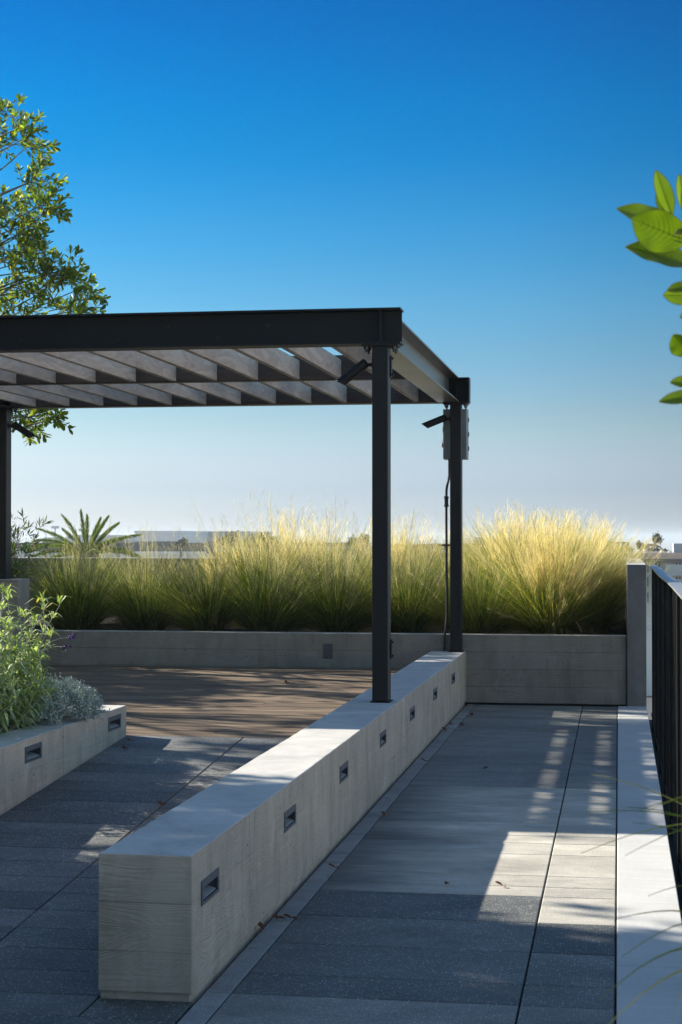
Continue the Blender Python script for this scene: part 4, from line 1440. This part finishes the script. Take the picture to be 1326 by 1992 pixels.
# palm beyond the parapet -------------------------------------------------
r = random.Random(31)
PBX, PBY = survey(168, 1080, 26.0).x, 26.0
pm_t = thing('palm_tree', 'palm crown showing above the back parapet at left', 'palm tree', (PBX, PBY, GZ))
tk = MB()
zc = survey(168, 1076, 26.0).z
tk.tube([(PBX + 0.3, PBY, GZ), (PBX + 0.1, PBY, GZ / 2), (PBX, PBY, zc)], [0.28, 0.22, 0.2], 12)
part(tk, 'trunk', M['bark'], pm_t)
cc = Vector((PBX, PBY, zc))
fronds = [(a_, 1.0) for a_ in (-68, -58, -46, -52, -22, -36, -9, 4, 14, 24, 34, 44, 54, 62, 70, -76)]
for k in range(24):
    if k < 16:
        ang = R(fronds[k][0]); dep = r.uniform(-0.5, 0.5)
        d = Vector((math.sin(ang), dep * 0.5, math.cos(ang))).normalized()
    else:
        a = r.uniform(0, 6.28); up_ = r.uniform(-0.3, 0.9)
        d = Vector((math.cos(a), math.sin(a), up_)).normalized()
    L = r.uniform(0.85, 1.08) * (1.05 if abs(d.x) > 0.7 else 0.74)
    mb = MB()
    p = cc + Vector((0, 0, -0.05)); pts = [p.copy()]; dirs = []
    n_ = 18
    g_ = r.uniform(0.03, 0.06) * (0.25 + abs(d.x))
    for i in range(n_):
        p = p + d * (L / n_)
        d = (d + Vector((0, 0, -g_))).normalized()
        pts.append(p.copy()); dirs.append(d.copy())
    mb.tube(pts, [0.018 * (1 - 0.8 * i / n_) for i in range(n_ + 1)], 5, False)
    for i in range(3, n_):
        sd = dirs[i].cross(Vector((0, 1, 0.3))); sd.normalize()
        sd2 = dirs[i].cross(sd).normalized()
        for q in range(3):
            for sgn in (-1, 1):
                ld = (dirs[i] * 1.5 + sd * sgn * 0.45 + sd2 * r.uniform(-.5, .5)).normalized()
                ll = 0.14 * math.sin(math.pi * (0.15 + 0.75 * i / n_)) * r.uniform(0.8, 1.1)
                mb.leaf(pts[i] - dirs[i] * (q * L / n_ / 3), ld, sd2, ll, 0.010, 0.3, 0.05, 2)
    part(mb, 'frond', M['palm'], pm_t)

# ------------------------------------------------------------------ near plants at the right edge
nb = thing('planter', 'concrete planter box in the near right corner holding the broad leaved shrub', 'planter', (0.75, 2.5, 0))
mb = MB()
mb.box(0.42, 1.4, 1.6, 1.7, 0, 0.55); mb.box(0.42, 1.4, 3.4, 3.5, 0, 0.55); mb.box(0.42, 0.52, 1.702, 3.398, 0, 0.55); mb.box(1.3, 1.4, 1.702, 3.398, 0, 0.55)
part(mb, 'planter_walls', M['wall'], nb)
part(soil_sheet(0.521, 1.299, 1.703, 3.397, 0.5), 'soil', M['soil'], nb)

r = random.Random(77)
LB = Vector((0.62, 2.62, 0.5))
ns = thing('broadleaf_shrub', 'close broad leaved shrub reaching in from the right edge with bright green leaves', 'shrub', LB)
tw = MB()
mainpts = [LB, Vector((0.50, 2.62, 1.0)), Vector((0.33, 2.60, 1.4)), Vector((0.22, 2.6, 1.62)), Vector((0.165, 2.6, 1.78)), Vector((0.115, 2.6, 1.87)), Vector((0.125, 2.6, 1.93)), Vector((0.14, 2.6, 2.06))]
tw.tube(mainpts, [0.012, 0.011, 0.009, 0.007, 0.005, 0.004, 0.0035, 0.002], 8, False)
# another branch lower
tw.tube([Vector((0.22, 2.6, 1.62)), Vector((0.16, 2.58, 1.66)), Vector((0.115, 2.58, 1.70))], [0.004, 0.003, 0.002], 6, False)
# leaves: (base px, tip px, width px, depth offset, facing)
LV = [((1340, 470), (1228, 428), 84, 0.00, (0.1, -0.85, -0.55)),
      ((1330, 455), (1200, 402), 50, 0.05, (0.02, -0.88, 0.46)),
      ((1352, 520), (1220, 470), 52, 0.03, (0.02, -0.86, 0.50)),
      ((1307, 422), (1276, 330), 34, 0.02, (0.3, -1, 0.1)),
      ((1292, 420), (1282, 362), 20, 0.05, (-0.9, -0.5, 0)),
      ((1335, 420), (1322, 338), 26, 0.00, (0.3, -1, 0)),
      ((1352, 555), (1297, 563), 26, -0.01, (0, -1, 0.6)),
      ((1360, 575), (1290, 574), 36, 0.01, (0, -1, -0.2)),
      ((1350, 690), (1308, 652), 40, 0.02, (0, -1, 0.3)),
      ((1345, 605), (1323, 618), 12, 0.03, (0, -1, 0.3)),
      ((1360, 745), (1304, 742), 26, 0.02, (0, -1, 0.5)),
      ((1375, 765), (1282, 779), 26, 0.00, (0, -0.8, 0.8)),
      ((1345, 430), (1400, 380), 44, 0.00, (0, -1, 0.3)), ((1350, 500), (1440, 470), 60, 0.02, (0, -1, 0.4)), ((1350, 480), (1420, 560), 56, -0.02, (0, -1, 0.4)),
      ((1352, 455), (1312, 452), 30, -0.03, (0.2, -0.6, 0.8)),
      ((1360, 600), (1450, 600), 56, 0.0, (0, -1, 0.5)), ((1365, 680), (1450, 720), 56, 0.0, (0, -1, 0.3)), ((1370, 760), (1460, 800), 50, 0.0, (0, -1, 0.3)), ((1350, 400), (1375, 300), 40, 0.0, (0, -1, 0.3))]
for li, (b_, t_, w_, dy, nn) in enumerate(LV):
    Y = 2.6 + dy
    b0 = survey(b_[0], b_[1], Y); t0 = survey(t_[0], t_[1], Y - 0.012)
    dv = t0 - b0
    L = dv.length
    d = dv.normalized()
    W = w_ * Y / F_PX
    nv = Vector(nn)
    if li in (1, 2, 4, 8, 11):        # held edge-on to the sun, so it passes little light
        nv = d.cross(SUN_TO).normalized()
        if nv.y > 0: nv = -nv
        nv = (nv + Vector((0, -0.55, 0))).normalized()
        W *= min(1.6, 1.0 / max(0.35, abs(nv.y)))
    side = d.cross(nv).normalized()
    nv = side.cross(d).normalized()
    prof = [(0, 0.05), (0.07, 0.30), (0.16, 0.58), (0.28, 0.84), (0.42, 0.98), (0.55, 1.0), (0.68, 0.92), (0.79, 0.74), (0.88, 0.50), (0.95, 0.26), (1.0, 0.02)]
    rr_ = random.Random(li)
    curl = rr_.uniform(0.02, 0.10); wav = rr_.uniform(0.006, 0.018)

    def lp(t, sgn, hw):
        """point on the leaf: t along, hw share of the half width"""
        wp = 0
        for q in range(len(prof) - 1):
            if prof[q][0] <= t <= prof[q + 1][0]:
                f_ = (t - prof[q][0]) / (prof[q + 1][0] - prof[q][0]); wp = prof[q][1] * (1 - f_) + prof[q + 1][1] * f_
        x_ = hw * wp * W * 0.5
        return b0 + d * (L * t) + side * (sgn * x_) + nv * (0.22 * x_ - curl * L * t * t + wav * W * math.sin(t * 17 + sgn) * hw * hw * wp)
    mb = MB()
    NTL, NW = 24, 4
    for i in range(NTL + 1):
        for q in range(-NW, NW + 1):
            mb.v.append(tuple(lp(i / NTL, 1 if q >= 0 else -1, abs(q) / NW)))
    for i in range(NTL):
        for q in range(2 * NW):
            a = i * (2 * NW + 1) + q
            mb.f.append((a, a + 1, a + 2 * NW + 2, a + 2 * NW + 1))
    lo = part(mb, 'leaf', M['bigleaf'], ns, smooth=True)
    vb = MB()
    for sg_ in (-1, 1):
        vb.ribbon([lp(t / 12, 1, 0) + nv * 0.0005 * sg_ for t in range(13)], 0.0016, 0.0005, side)
        for q in range(9):
            t = 0.08 + q * 0.09
            for sd_ in (-1, 1):
                vb.ribbon([lp(min(1, t + 0.14 * u_ * u_ / 16 + 0.02 * u_), sd_, u_ / 4 * 0.92) + nv * 0.0004 * sg_ for u_ in range(5)], 0.0006, 0.0002, d)
    eb_ = MB()
    for sd_ in (-1, 1):
        eb_.ribbon([lp(t / 24, sd_, 1.0) for t in range(25)], 0.0011, 0.0011, side)
    for mbx, nm_, mt_ in ((vb, 'vein', M['vein']), (eb_, 'leaf_margin', M['twig'])):
        mbx.v = [(v[0] - ns.location.x, v[1] - ns.location.y, v[2] - ns.location.z) for v in mbx.v]
        mbx.build(nm_, mt_, lo)
# extra leaves further along the shrub, outside the frame
mb = MB()
for k in range(60):
    i = r.randrange(1, len(mainpts) - 2)
    p = mainpts[i].lerp(mainpts[i + 1], r.random())
    if p.x < 0.2: continue
    d = rv(r); d.x = abs(d.x)
    mb.leaf(p, d, rv(r), 0.09, 0.042, 0.2, 0.05, 3)
part(mb, 'outer_leaves', M['bigleaf'], ns)
part(tw, 'branches', M['twig'], ns)

# close grass blades crossing the lower right corner
GB = Vector((0.58, 2.35, 0.5))
ng = thing('grass_tuft', 'loose long green grass blades reaching in at the lower right corner', 'grass', GB)
BL = [((1390, 1835), (1165, 1945), 2.3, 7), ((1400, 1870), (1180, 1996), 2.25, 8), ((1350, 1900), (1305, 1996), 2.2, 8), ((1370, 1880), (1322, 1996), 2.2, 7),
      ((1420, 1790), (1208, 1862), 2.5, 5), ((1430, 1800), (1200, 1787), 2.9, 5), ((1440, 1650), (1218, 1570), 2.9, 4), ((1450, 1640), (1150, 1505), 3.0, 4),
      ((1440, 1585), (1243, 1575), 2.6, 5), ((1440, 1625), (1140, 1580), 3.0, 4), ((1440, 1600), (1130, 1660), 3.0, 4), ((1460, 1600), (1215, 1665), 2.8, 4), ((1440, 1742), (1260, 1743), 2.8, 4), ((1450, 1690), (1230, 1600), 2.8, 4), ((1450, 1560), (1255, 1580), 2.5, 4)]
mb = MB()
for (b_, t_, Y, w_) in BL:
    root = GB + Vector((r.uniform(-.05, .05), r.uniform(-.05, .05), 0))
    k1 = survey(b_[0], b_[1], Y); k2 = survey(t_[0], t_[1], Y - 0.15)
    mid = root.lerp(k1, 0.5) + Vector((0.02, 0, 0.08))
    P = [root, mid, k1, k2]
    pts = []
    # smooth path root -> mid -> k1 -> tip with a gentle bow
    for i in range(12):
        s = i / 11
        if s < 0.4:
            u = s / 0.4
            p = root * (1 - u) ** 2 + mid * 2 * u * (1 - u) + k1 * u * u
        else:
            u = (s - 0.4) / 0.6
            p = k1.lerp(k2, u) + Vector((0, 0, 0.018 * math.sin(math.pi * u)))
        pts.append(p)
    w = w_ * Y / F_PX
    mb.ribbon(pts, w * 1.1, w * 0.25, (0, 0, 1))
part(mb, 'blades', M['grass'], ng)

# ------------------------------------------------------------------ fallen leaves
r = random.Random(51)
FL = [(978, 1726, 'on the sunlit paving'), (866, 1723, 'on the paving left of the sunlit patch'), (652, 1690, 'on the border strip below the third step light'), (512, 1812, 'at the base of the low wall, nearest the viewer'),
      (537, 1790, 'at the low wall foot between two others'), (566, 1789, 'on the border joint near the wall front'), (748, 1590, 'against the wall base below the fourth step light'), (868, 1423, 'on the border joint near the far end of the wall'),
      (915, 1393, 'on the paving by the far end of the wall'), (908, 1376, 'in the corner between low wall and rear planter'), (896, 1411, 'on the paving just right of the border strip'), (826, 1482, 'on the border joint midway along the wall'),
      (875, 1411, 'beside the wall base near its far end'), (310, 1568, 'on the long joint of the left ramp'), (250, 1443, 'on the ramp beside the planter corner'), (240, 1459, 'on the ramp just in front of the planter corner'), (940, 1498, 'on the middle of the shaded paving'), (555, 1330, 'on the timber deck')]
for (px_, py_, where) in FL:
    # distance of the spot on the ground, ramp or deck
    d = FW * F_PX + RT * (px_ - PW / 2) + UP * (PH / 2 - py_)
    z = 0.0
    for it in range(6):
        k = (z - CAMH) / d.z
        P = Vector((0, 0, CAMH)) + d * k
        if P.x < WX0: z = rampz(P.y) if P.y < DECK_Y0 else DECK_Z
        else: z = 0.0
    mb = MB()
    s = r.uniform(0.035, 0.055)
    a = r.uniform(0, 6.28)
    mb.leaf(P + Vector((0, 0, 0.006)), (math.cos(a), math.sin(a), 0.35), (0, 0, 1), s, s * 0.5, 0.9, -0.1, 3)
    mb.leaf(P + Vector((0, 0, 0.006)), (math.cos(a + 2), math.sin(a + 2), 0.25), (0, 0, 1), s * 0.7, s * 0.4, 0.8, 0.3, 3)
    tag(mb.build('fallen_leaf', M['deadleaf']), 'dry curled brown leaf lying ' + where, 'leaf', 'fallen leaves on the ground')


# ------------------------------------------------------------------ city beyond
def bld(name, label, x0, x1, y0, depth, ztop, mat, wins=None, group=None):
    t = thing(name, label, 'building', ((x0 + x1) / 2, y0, GZ), 0, group)
    mb = MB().box(x0, x1, y0, y0 + depth, GZ, ztop)
    part(mb, 'wall', mat, t)
    mb = MB().box(x0 - 0.15, x1 + 0.15, y0 - 0.15, y0 + depth + 0.15, ztop, ztop + 0.35)
    part(mb, 'parapet', mat, t)
    if wins:
        nx, zs, ww, wh = wins
        proto = None
        for zf in zs:
            for i in range(nx):
                xc = x0 + (x1 - x0) * (i + 0.5) / nx
                if proto is None:
                    m_ = MB().box(xc - ww / 2, xc + ww / 2, y0 - 0.06, y0 - 0.01, zf, zf + wh)
                    proto = part(m_, 'window', M['win'], t)
                    pc = (xc, zf)
                else:
                    c = proto.copy(); COL.objects.link(c); c.parent = t
                    c.location = (proto.location.x + xc - pc[0], proto.location.y, proto.location.z + zf - pc[1])
    return t


def sx(px, Y): return survey(px, 1045, Y).x
def szz(py, Y): return survey(663, py, Y).z


BS = [  # px0, px1, py_top, Y, material, label
    (263, 345, 1033, 260, 'greywall', 'pale grey flat roofed building on the horizon right of the palm'),
    (372, 470, 1034, 280, 'bluewall', 'wide grey flat roofed block half hidden behind the tall grass plumes'),
    (196, 250, 1045, 330, 'bluewall', 'hazy blue grey block on the horizon behind the palm fronds'),
    (86, 112, 1046, 330, 'bluewall', 'small hazy blue grey block on the horizon left of the palm'),
    (130, 180, 1041, 360, 'bluewall', 'hazy tall block directly behind the palm crown'),
    (20, 400, 1074, 200, 'greywall', 'long low pale building below the horizon behind the palm'),
    (420, 560, 1066, 170, 'greywall', 'low pale building behind the middle of the grass'),
    (575, 700, 1063, 210, 'bluewall', 'low grey building on the horizon behind the grass left of the front post'),
    (850, 1010, 1070, 180, 'greywall', 'low pale building behind the golden grass'),
    (1188, 1216, 1058, 240, 'bluewall', 'small dark grey block on the horizon above the right end of the grass'),
    (925, 955, 1046, 300, 'bluewall', 'small hazy block on the horizon between rear post and golden grass')]
for (a, b, tp_, Y, mt, lb) in BS:
    bld('distant_building', lb, sx(a, Y), sx(b, Y), Y, 25, szz(tp_, Y) - 0.3, M[mt], (max(2, int((b - a) / 12)), (-7, -3.5, -0.5), 2.0, 1.3), 'distant city buildings')
# brown slatted penthouse
Y = 90
bb_ = thing('penthouse', 'brown slatted rooftop enclosure standing just right of the front post', 'building', (sx(790, Y), Y, GZ))
mb = MB().box(sx(745, Y), sx(830, Y), Y, Y + 6, GZ, szz(1059, Y))
part(mb, 'wall', M['brownwall'], bb_)
zt_, zb2 = szz(1059, Y), szz(1088, Y)
for k in range(7):
    z = zb2 + (zt_ - zb2) * (k + 0.3) / 7
    mb = MB().box(sx(745, Y) - 0.03, sx(830, Y) + 0.03, Y - 0.05, Y - 0.005, z, z + 0.06)
    part(mb, 'slat', M['roof'], bb_)
mb = MB().box(sx(740, Y), sx(860, Y), Y - 1, Y - 0.1, GZ, szz(1088, Y))
part(mb, 'terrace_wall', M['stucco'], bb_)
# apartment block on the right
Y = 115
px2m = Y / F_PX
ax0, ax1 = sx(1150, Y), sx(1560, Y)
ap = thing('apartment_building', 'white apartment block with brown roof and balconies at the right edge beyond the railing', 'building', ((ax0 + ax1) / 2, Y, GZ))
zt_ = szz(1088, Y)
mb = MB().box(ax0, ax1, Y, Y + 14, GZ, zt_)
part(mb, 'wall', M['stucco'], ap)
mb = MB()
ze, zr = szz(1089, Y), szz(1075, Y)
mb.add([(ax0 - 1, Y - 1.0, ze), (ax1 + 1, Y - 1.0, ze), (ax1 + 1, Y - 0.2, zr), (ax0 - 1, Y - 0.2, zr),
        (ax0 - 1, Y + 15, ze), (ax1 + 1, Y + 15, ze), (ax1 + 1, Y + 14, zr), (ax0 - 1, Y + 14, zr)],
       [(0, 1, 2, 3), (3, 2, 6, 7), (7, 6, 5, 4), (0, 3, 7, 4), (1, 5, 6, 2), (0, 4, 5, 1)])
rf = part(mb, 'roof', M['roof'], ap)
mb = MB().box(ax0 - 1.05, ax1 + 1.05, Y - 1.08, Y - 1.01, ze - 0.10, ze + 0.12)
part(mb, 'fascia', M['brownwall'], ap)
for fl_, (pw0, pw1) in enumerate(((1093, 1106), (1121, 1134), (1150, 1163))):
    for (a, b, mt) in ((1198, 1206, 'win'), (1254, 1261, 'win'), (1273, 1284, 'win'), (1314, 1324, 'win'), (1352, 1366, 'win'), (1390, 1402, 'win'), (1430, 1444, 'win')):
        z0, z1 = szz(pw1, Y), szz(pw0, Y)
        m_ = MB().box(sx(a, Y), sx(b, Y), Y - 0.08, Y - 0.01, z0 - 0.15, z1)
        w_ = part(m_, 'window', M['win'], ap)
        m_ = MB()
        xa, xb = sx(a, Y), sx(b, Y)
        m_.box(xa - 0.06, xa, Y - 0.12, Y - 0.02, z0 - 0.15, z1 + 0.06); m_.box(xb, xb + 0.06, Y - 0.12, Y - 0.02, z0 - 0.15, z1 + 0.06)
        m_.box((xa + xb) / 2 - 0.03, (xa + xb) / 2 + 0.03, Y - 0.12, Y - 0.081, z0 - 0.15, z1 + 0.06)
        m_.v = [(v[0] - ap.location.x, v[1] - ap.location.y, v[2] - ap.location.z) for v in m_.v]
        m_.build('frame', M['stucco'], w_)
    # recessed balconies with pale panels and dark slab edges
    for (a, b) in ((1292, 1345), (1372, 1420)):
        zf = szz(pw1 + 2, Y)
        m_ = MB()
        m_.box(sx(a, Y), sx(b, Y), Y - 1.2, Y - 0.13, zf - 0.30, zf - 0.05)
        bal = part(m_, 'balcony', M['bluewall'], ap)
        m_ = MB()
        m_.box(sx(a, Y) + 0.05, sx(b, Y) - 0.05, Y - 1.18, Y - 1.14, zf - 0.05, zf + 0.42)
        m_.v = [(v[0] - ap.location.x, v[1] - ap.location.y, v[2] - ap.location.z) for v in m_.v]
        m_.build('balustrade_panel', M['balglass'], bal)
mb = MB().box(sx(1312, Y), sx(1345, Y), Y + 2, Y + 5, zr - 0.1, szz(1057, Y))
tag(part(mb, 'roof_unit', M['bluewall'], ap))
for (a, tp_) in ((1256, 1068), (1290, 1070), (1305, 1071)):
    mb = MB().tube([(sx(a, Y), Y + 3, zr - 0.1), (sx(a, Y), Y + 3, szz(tp_, Y))], 0.12, 8)
    part(mb, 'vent_pipe', M['stucco'], ap)


# far trees
def far_tree(name, label, blobs, trunkpts, Y, seed, group='far city trees', leaf=0.35, nper=260):
    r = random.Random(seed)
    base = Vector((trunkpts[0][0], Y, GZ))
    t = thing(name, label, 'tree', base, 0, group)
    tk = MB(); cr = MB()
    tk.tube([base] + [Vector((p[0], Y, p[1])) for p in trunkpts[1:]], [0.3] + [0.10] * (len(trunkpts) - 1), 6, False)
    last = Vector((trunkpts[-1][0], Y, trunkpts[-1][1]))
    for (x, z, rx, rz) in blobs:
        c = Vector((x, Y + r.uniform(-.5, .5), z))
        tk.tube([last, last.lerp(c, 0.5) + Vector((0, 0, 0.1)), c], [0.10, 0.07, 0.04], 5, False)
        for k in range(nper):
            p = c + Vector((r.gauss(0, 0.45) * rx, r.gauss(0, 0.45) * max(rx, rz), r.gauss(0, 0.45) * rz))
            cr.leaf(p, rv(r), rv(r), leaf * r.uniform(.6, 1.3), leaf * 0.6, 0.2, 0.1, 2)
    part(tk, 'trunk', M['bark'], t)
    part(cr, 'crown', M['farleaf'], t)


def T(px, py, Y): p = survey(px, py, Y); return (p.x, p.z)
Y = 140
B = lambda px, py, rx, rz: (*T(px, py, Y), rx * Y / F_PX, rz * Y / F_PX)
far_tree('bent_tree', 'windswept tree with separate foliage tufts above the apartment roof', [B(1245, 1062, 5, 5), B(1250, 1068, 5, 5), B(1277, 1044, 6, 5), B(1282, 1051, 6, 5), B(1274, 1051, 4, 4), B(1268, 1070, 7, 4), B(1282, 1072, 7, 4), B(1294, 1073, 5, 4)],
         [T(1272, 1300, Y), T(1271, 1072, Y), T(1273, 1060, Y)], Y, 4, 'far city trees', 0.16, 320)
far_tree('leaning_tree', 'dark leaning foliage tuft at the left end of the apartment roof', [B(1242, 1058, 3, 4), B(1246, 1064, 5, 5), B(1252, 1071, 4, 5)], [T(1255, 1300, Y), T(1262, 1066, Y)], Y, 14, 'far city trees', 0.16, 320)
Y = 150
far_tree('round_tree', 'olive treetop showing behind the tall plumes right of the grey block', [B(505, 1050, 16, 10), B(525, 1053, 14, 9), B(490, 1056, 14, 9), B(515, 1062, 22, 8)], [T(510, 1300, Y), T(510, 1065, Y)], Y, 6, 'far city trees', 0.3, 300)
far_tree('round_tree', 'treetop left of the front post just above the grass', [B(708, 1050, 9, 10), B(700, 1062, 12, 8), B(686, 1056, 9, 9)], [T(700, 1300, Y), T(702, 1062, Y)], Y, 7, 'far city trees', 0.3, 260)
far_tree('round_tree', 'low hazy treetop behind the grass left of the tall plumes', [B(452, 1048, 14, 10), B(435, 1056, 14, 9)], [T(447, 1300, Y), T(447, 1060, Y)], Y, 8, 'far city trees', 0.3, 260)
far_tree('round_tree', 'green street tree glimpsed below the horizon right of the concrete pillar', [B(1262, 1250, 22, 18), B(1290, 1240, 22, 20)], [T(1275, 1300, Y), T(1275, 1260, Y)], Y, 9, 'far city trees', 0.3, 260)
far_tree('round_tree', 'small hazy treetop on the horizon just right of the pale grey building', [B(356, 1056, 8, 7), B(348, 1062, 8, 6)], [T(352, 1300, Y), T(352, 1066, Y)], Y, 19, 'far city trees', 0.3, 200)
far_tree('round_tree', 'low hazy treetop under the right hand palm fronds', [B(236, 1062, 10, 6), B(222, 1068, 10, 6)], [T(230, 1300, Y), T(230, 1068, Y)], Y, 20, 'far city trees', 0.3, 200)
far_tree('round_tree', 'small hazy treetop left of the bent tree, against the end of the golden grass', [B(1222, 1070, 7, 5), B(1212, 1074, 7, 5)], [T(1218, 1300, Y), T(1218, 1074, Y)], Y, 21, 'far city trees', 0.3, 200)
# floodlight masts far away
for (px_, tp_, lb) in ((107, 1026, 'thin distant lamp mast left of the palm'), (160, 1031, 'thin distant lamp mast right behind the palm fronds')):
    Y = 220
    x, z = T(px_, tp_, Y)
    lm = thing('lamp_mast', lb, 'street lamp', (x, Y, GZ), 0, 'distant lamp masts')
    mb = MB().tube([(x, Y, GZ), (x, Y, z)], [0.14, 0.08], 6)
    part(mb, 'pole', M['galv'], lm)
    mb = MB().box(x - 0.5, x + 0.5, Y - 0.2, Y + 0.2, z, z + 0.18)
    mb.box(x - 0.45, x - 0.2, Y - 0.2, Y + 0.2, z - 0.15, z - 0.001); mb.box(x + 0.2, x + 0.45, Y - 0.2, Y + 0.2, z - 0.15, z - 0.001)
    part(mb, 'lamp_head', M['bluewall'], lm)


# parked cars in the street below, glimpsed between pillar and railing
def car(x, y, rz, mat, label):
    t = thing('parked_car', label, 'car', (x, y, GZ), rz, 'cars parked in the street below')
    prof = [(-2.2, 0.35), (-2.15, 0.8), (-1.5, 0.95), (-0.9, 1.42), (0.7, 1.45), (1.35, 0.98), (2.1, 0.85), (2.25, 0.4)]
    mb = MB()
    n = len(prof)
    for s in (-0.85, 0.85):
        for (px_, pz_) in prof: mb.v.append((px_, s * (0.85 if pz_ > 1.2 else 1.0), pz_))
    mb.f.append(tuple(range(n))[::-1]); mb.f.append(tuple(range(n, 2 * n)))
    for i in range(n):
        j = (i + 1) % n
        mb.f.append((i, j, n + j, n + i))
    mb.build('body', mat, t, bevel=0.05)
    mb = MB()
    for s in (-1, 1):
        mb.add([(-1.25, s * 0.80, 1.0), (1.1, s * 0.80, 1.0), (0.6, s * 0.735, 1.36), (-0.8, s * 0.735, 1.36)], [(0, 1, 2, 3)])
    mb.build('side_windows', M['win'], t)
    for wx in (-1.35, 1.4):
        for s in (-0.87, 0.87):
            mb = MB().tube([(wx, s - 0.1, 0.33), (wx, s + 0.1, 0.33)], 0.33, 16)
            mb.build('wheel', M['tyre'], t)


for k, (py_, mt, lb) in enumerate(((1150, 'carwhite', 'white car farthest down the street below the terrace'), (1180, 'carwhite', 'second white car in the street below the terrace'), (1205, 'cardark', 'grey car in the street below the terrace'), (1275, 'carwhite', 'nearest white car in the street below the terrace'))):
    d = FW * F_PX + RT * (1262 - PW / 2) + UP * (PH / 2 - py_)
    P = Vector((0, 0, CAMH)) + d * ((GZ - CAMH) / d.z)
    car(P.x + 1.0, P.y, 0.05, M[mt], lb)

# ------------------------------------------------------------------ haze
HAZE = True
if HAZE:
    m, nt, out = new_mat('haze air')
    v = nt.nodes.new('ShaderNodeVolumePrincipled')
    v.inputs['Color'].default_value = (0.66, 0.73, 0.80, 1)
    v.inputs['Density'].default_value = 0.0006
    v.inputs['Anisotropy'].default_value = 0.2
    nt.links.new(v.outputs[0], out.inputs['Volume'])
    mb = MB().box(-6200, 6200, -3200, 12200, GZ - 1.5, 8.6)
    h = mb.build('haze', m)
    tag(h, 'thin pale haze over the city', 'haze', kind='stuff')
    del h['category']; h['category'] = 'haze'
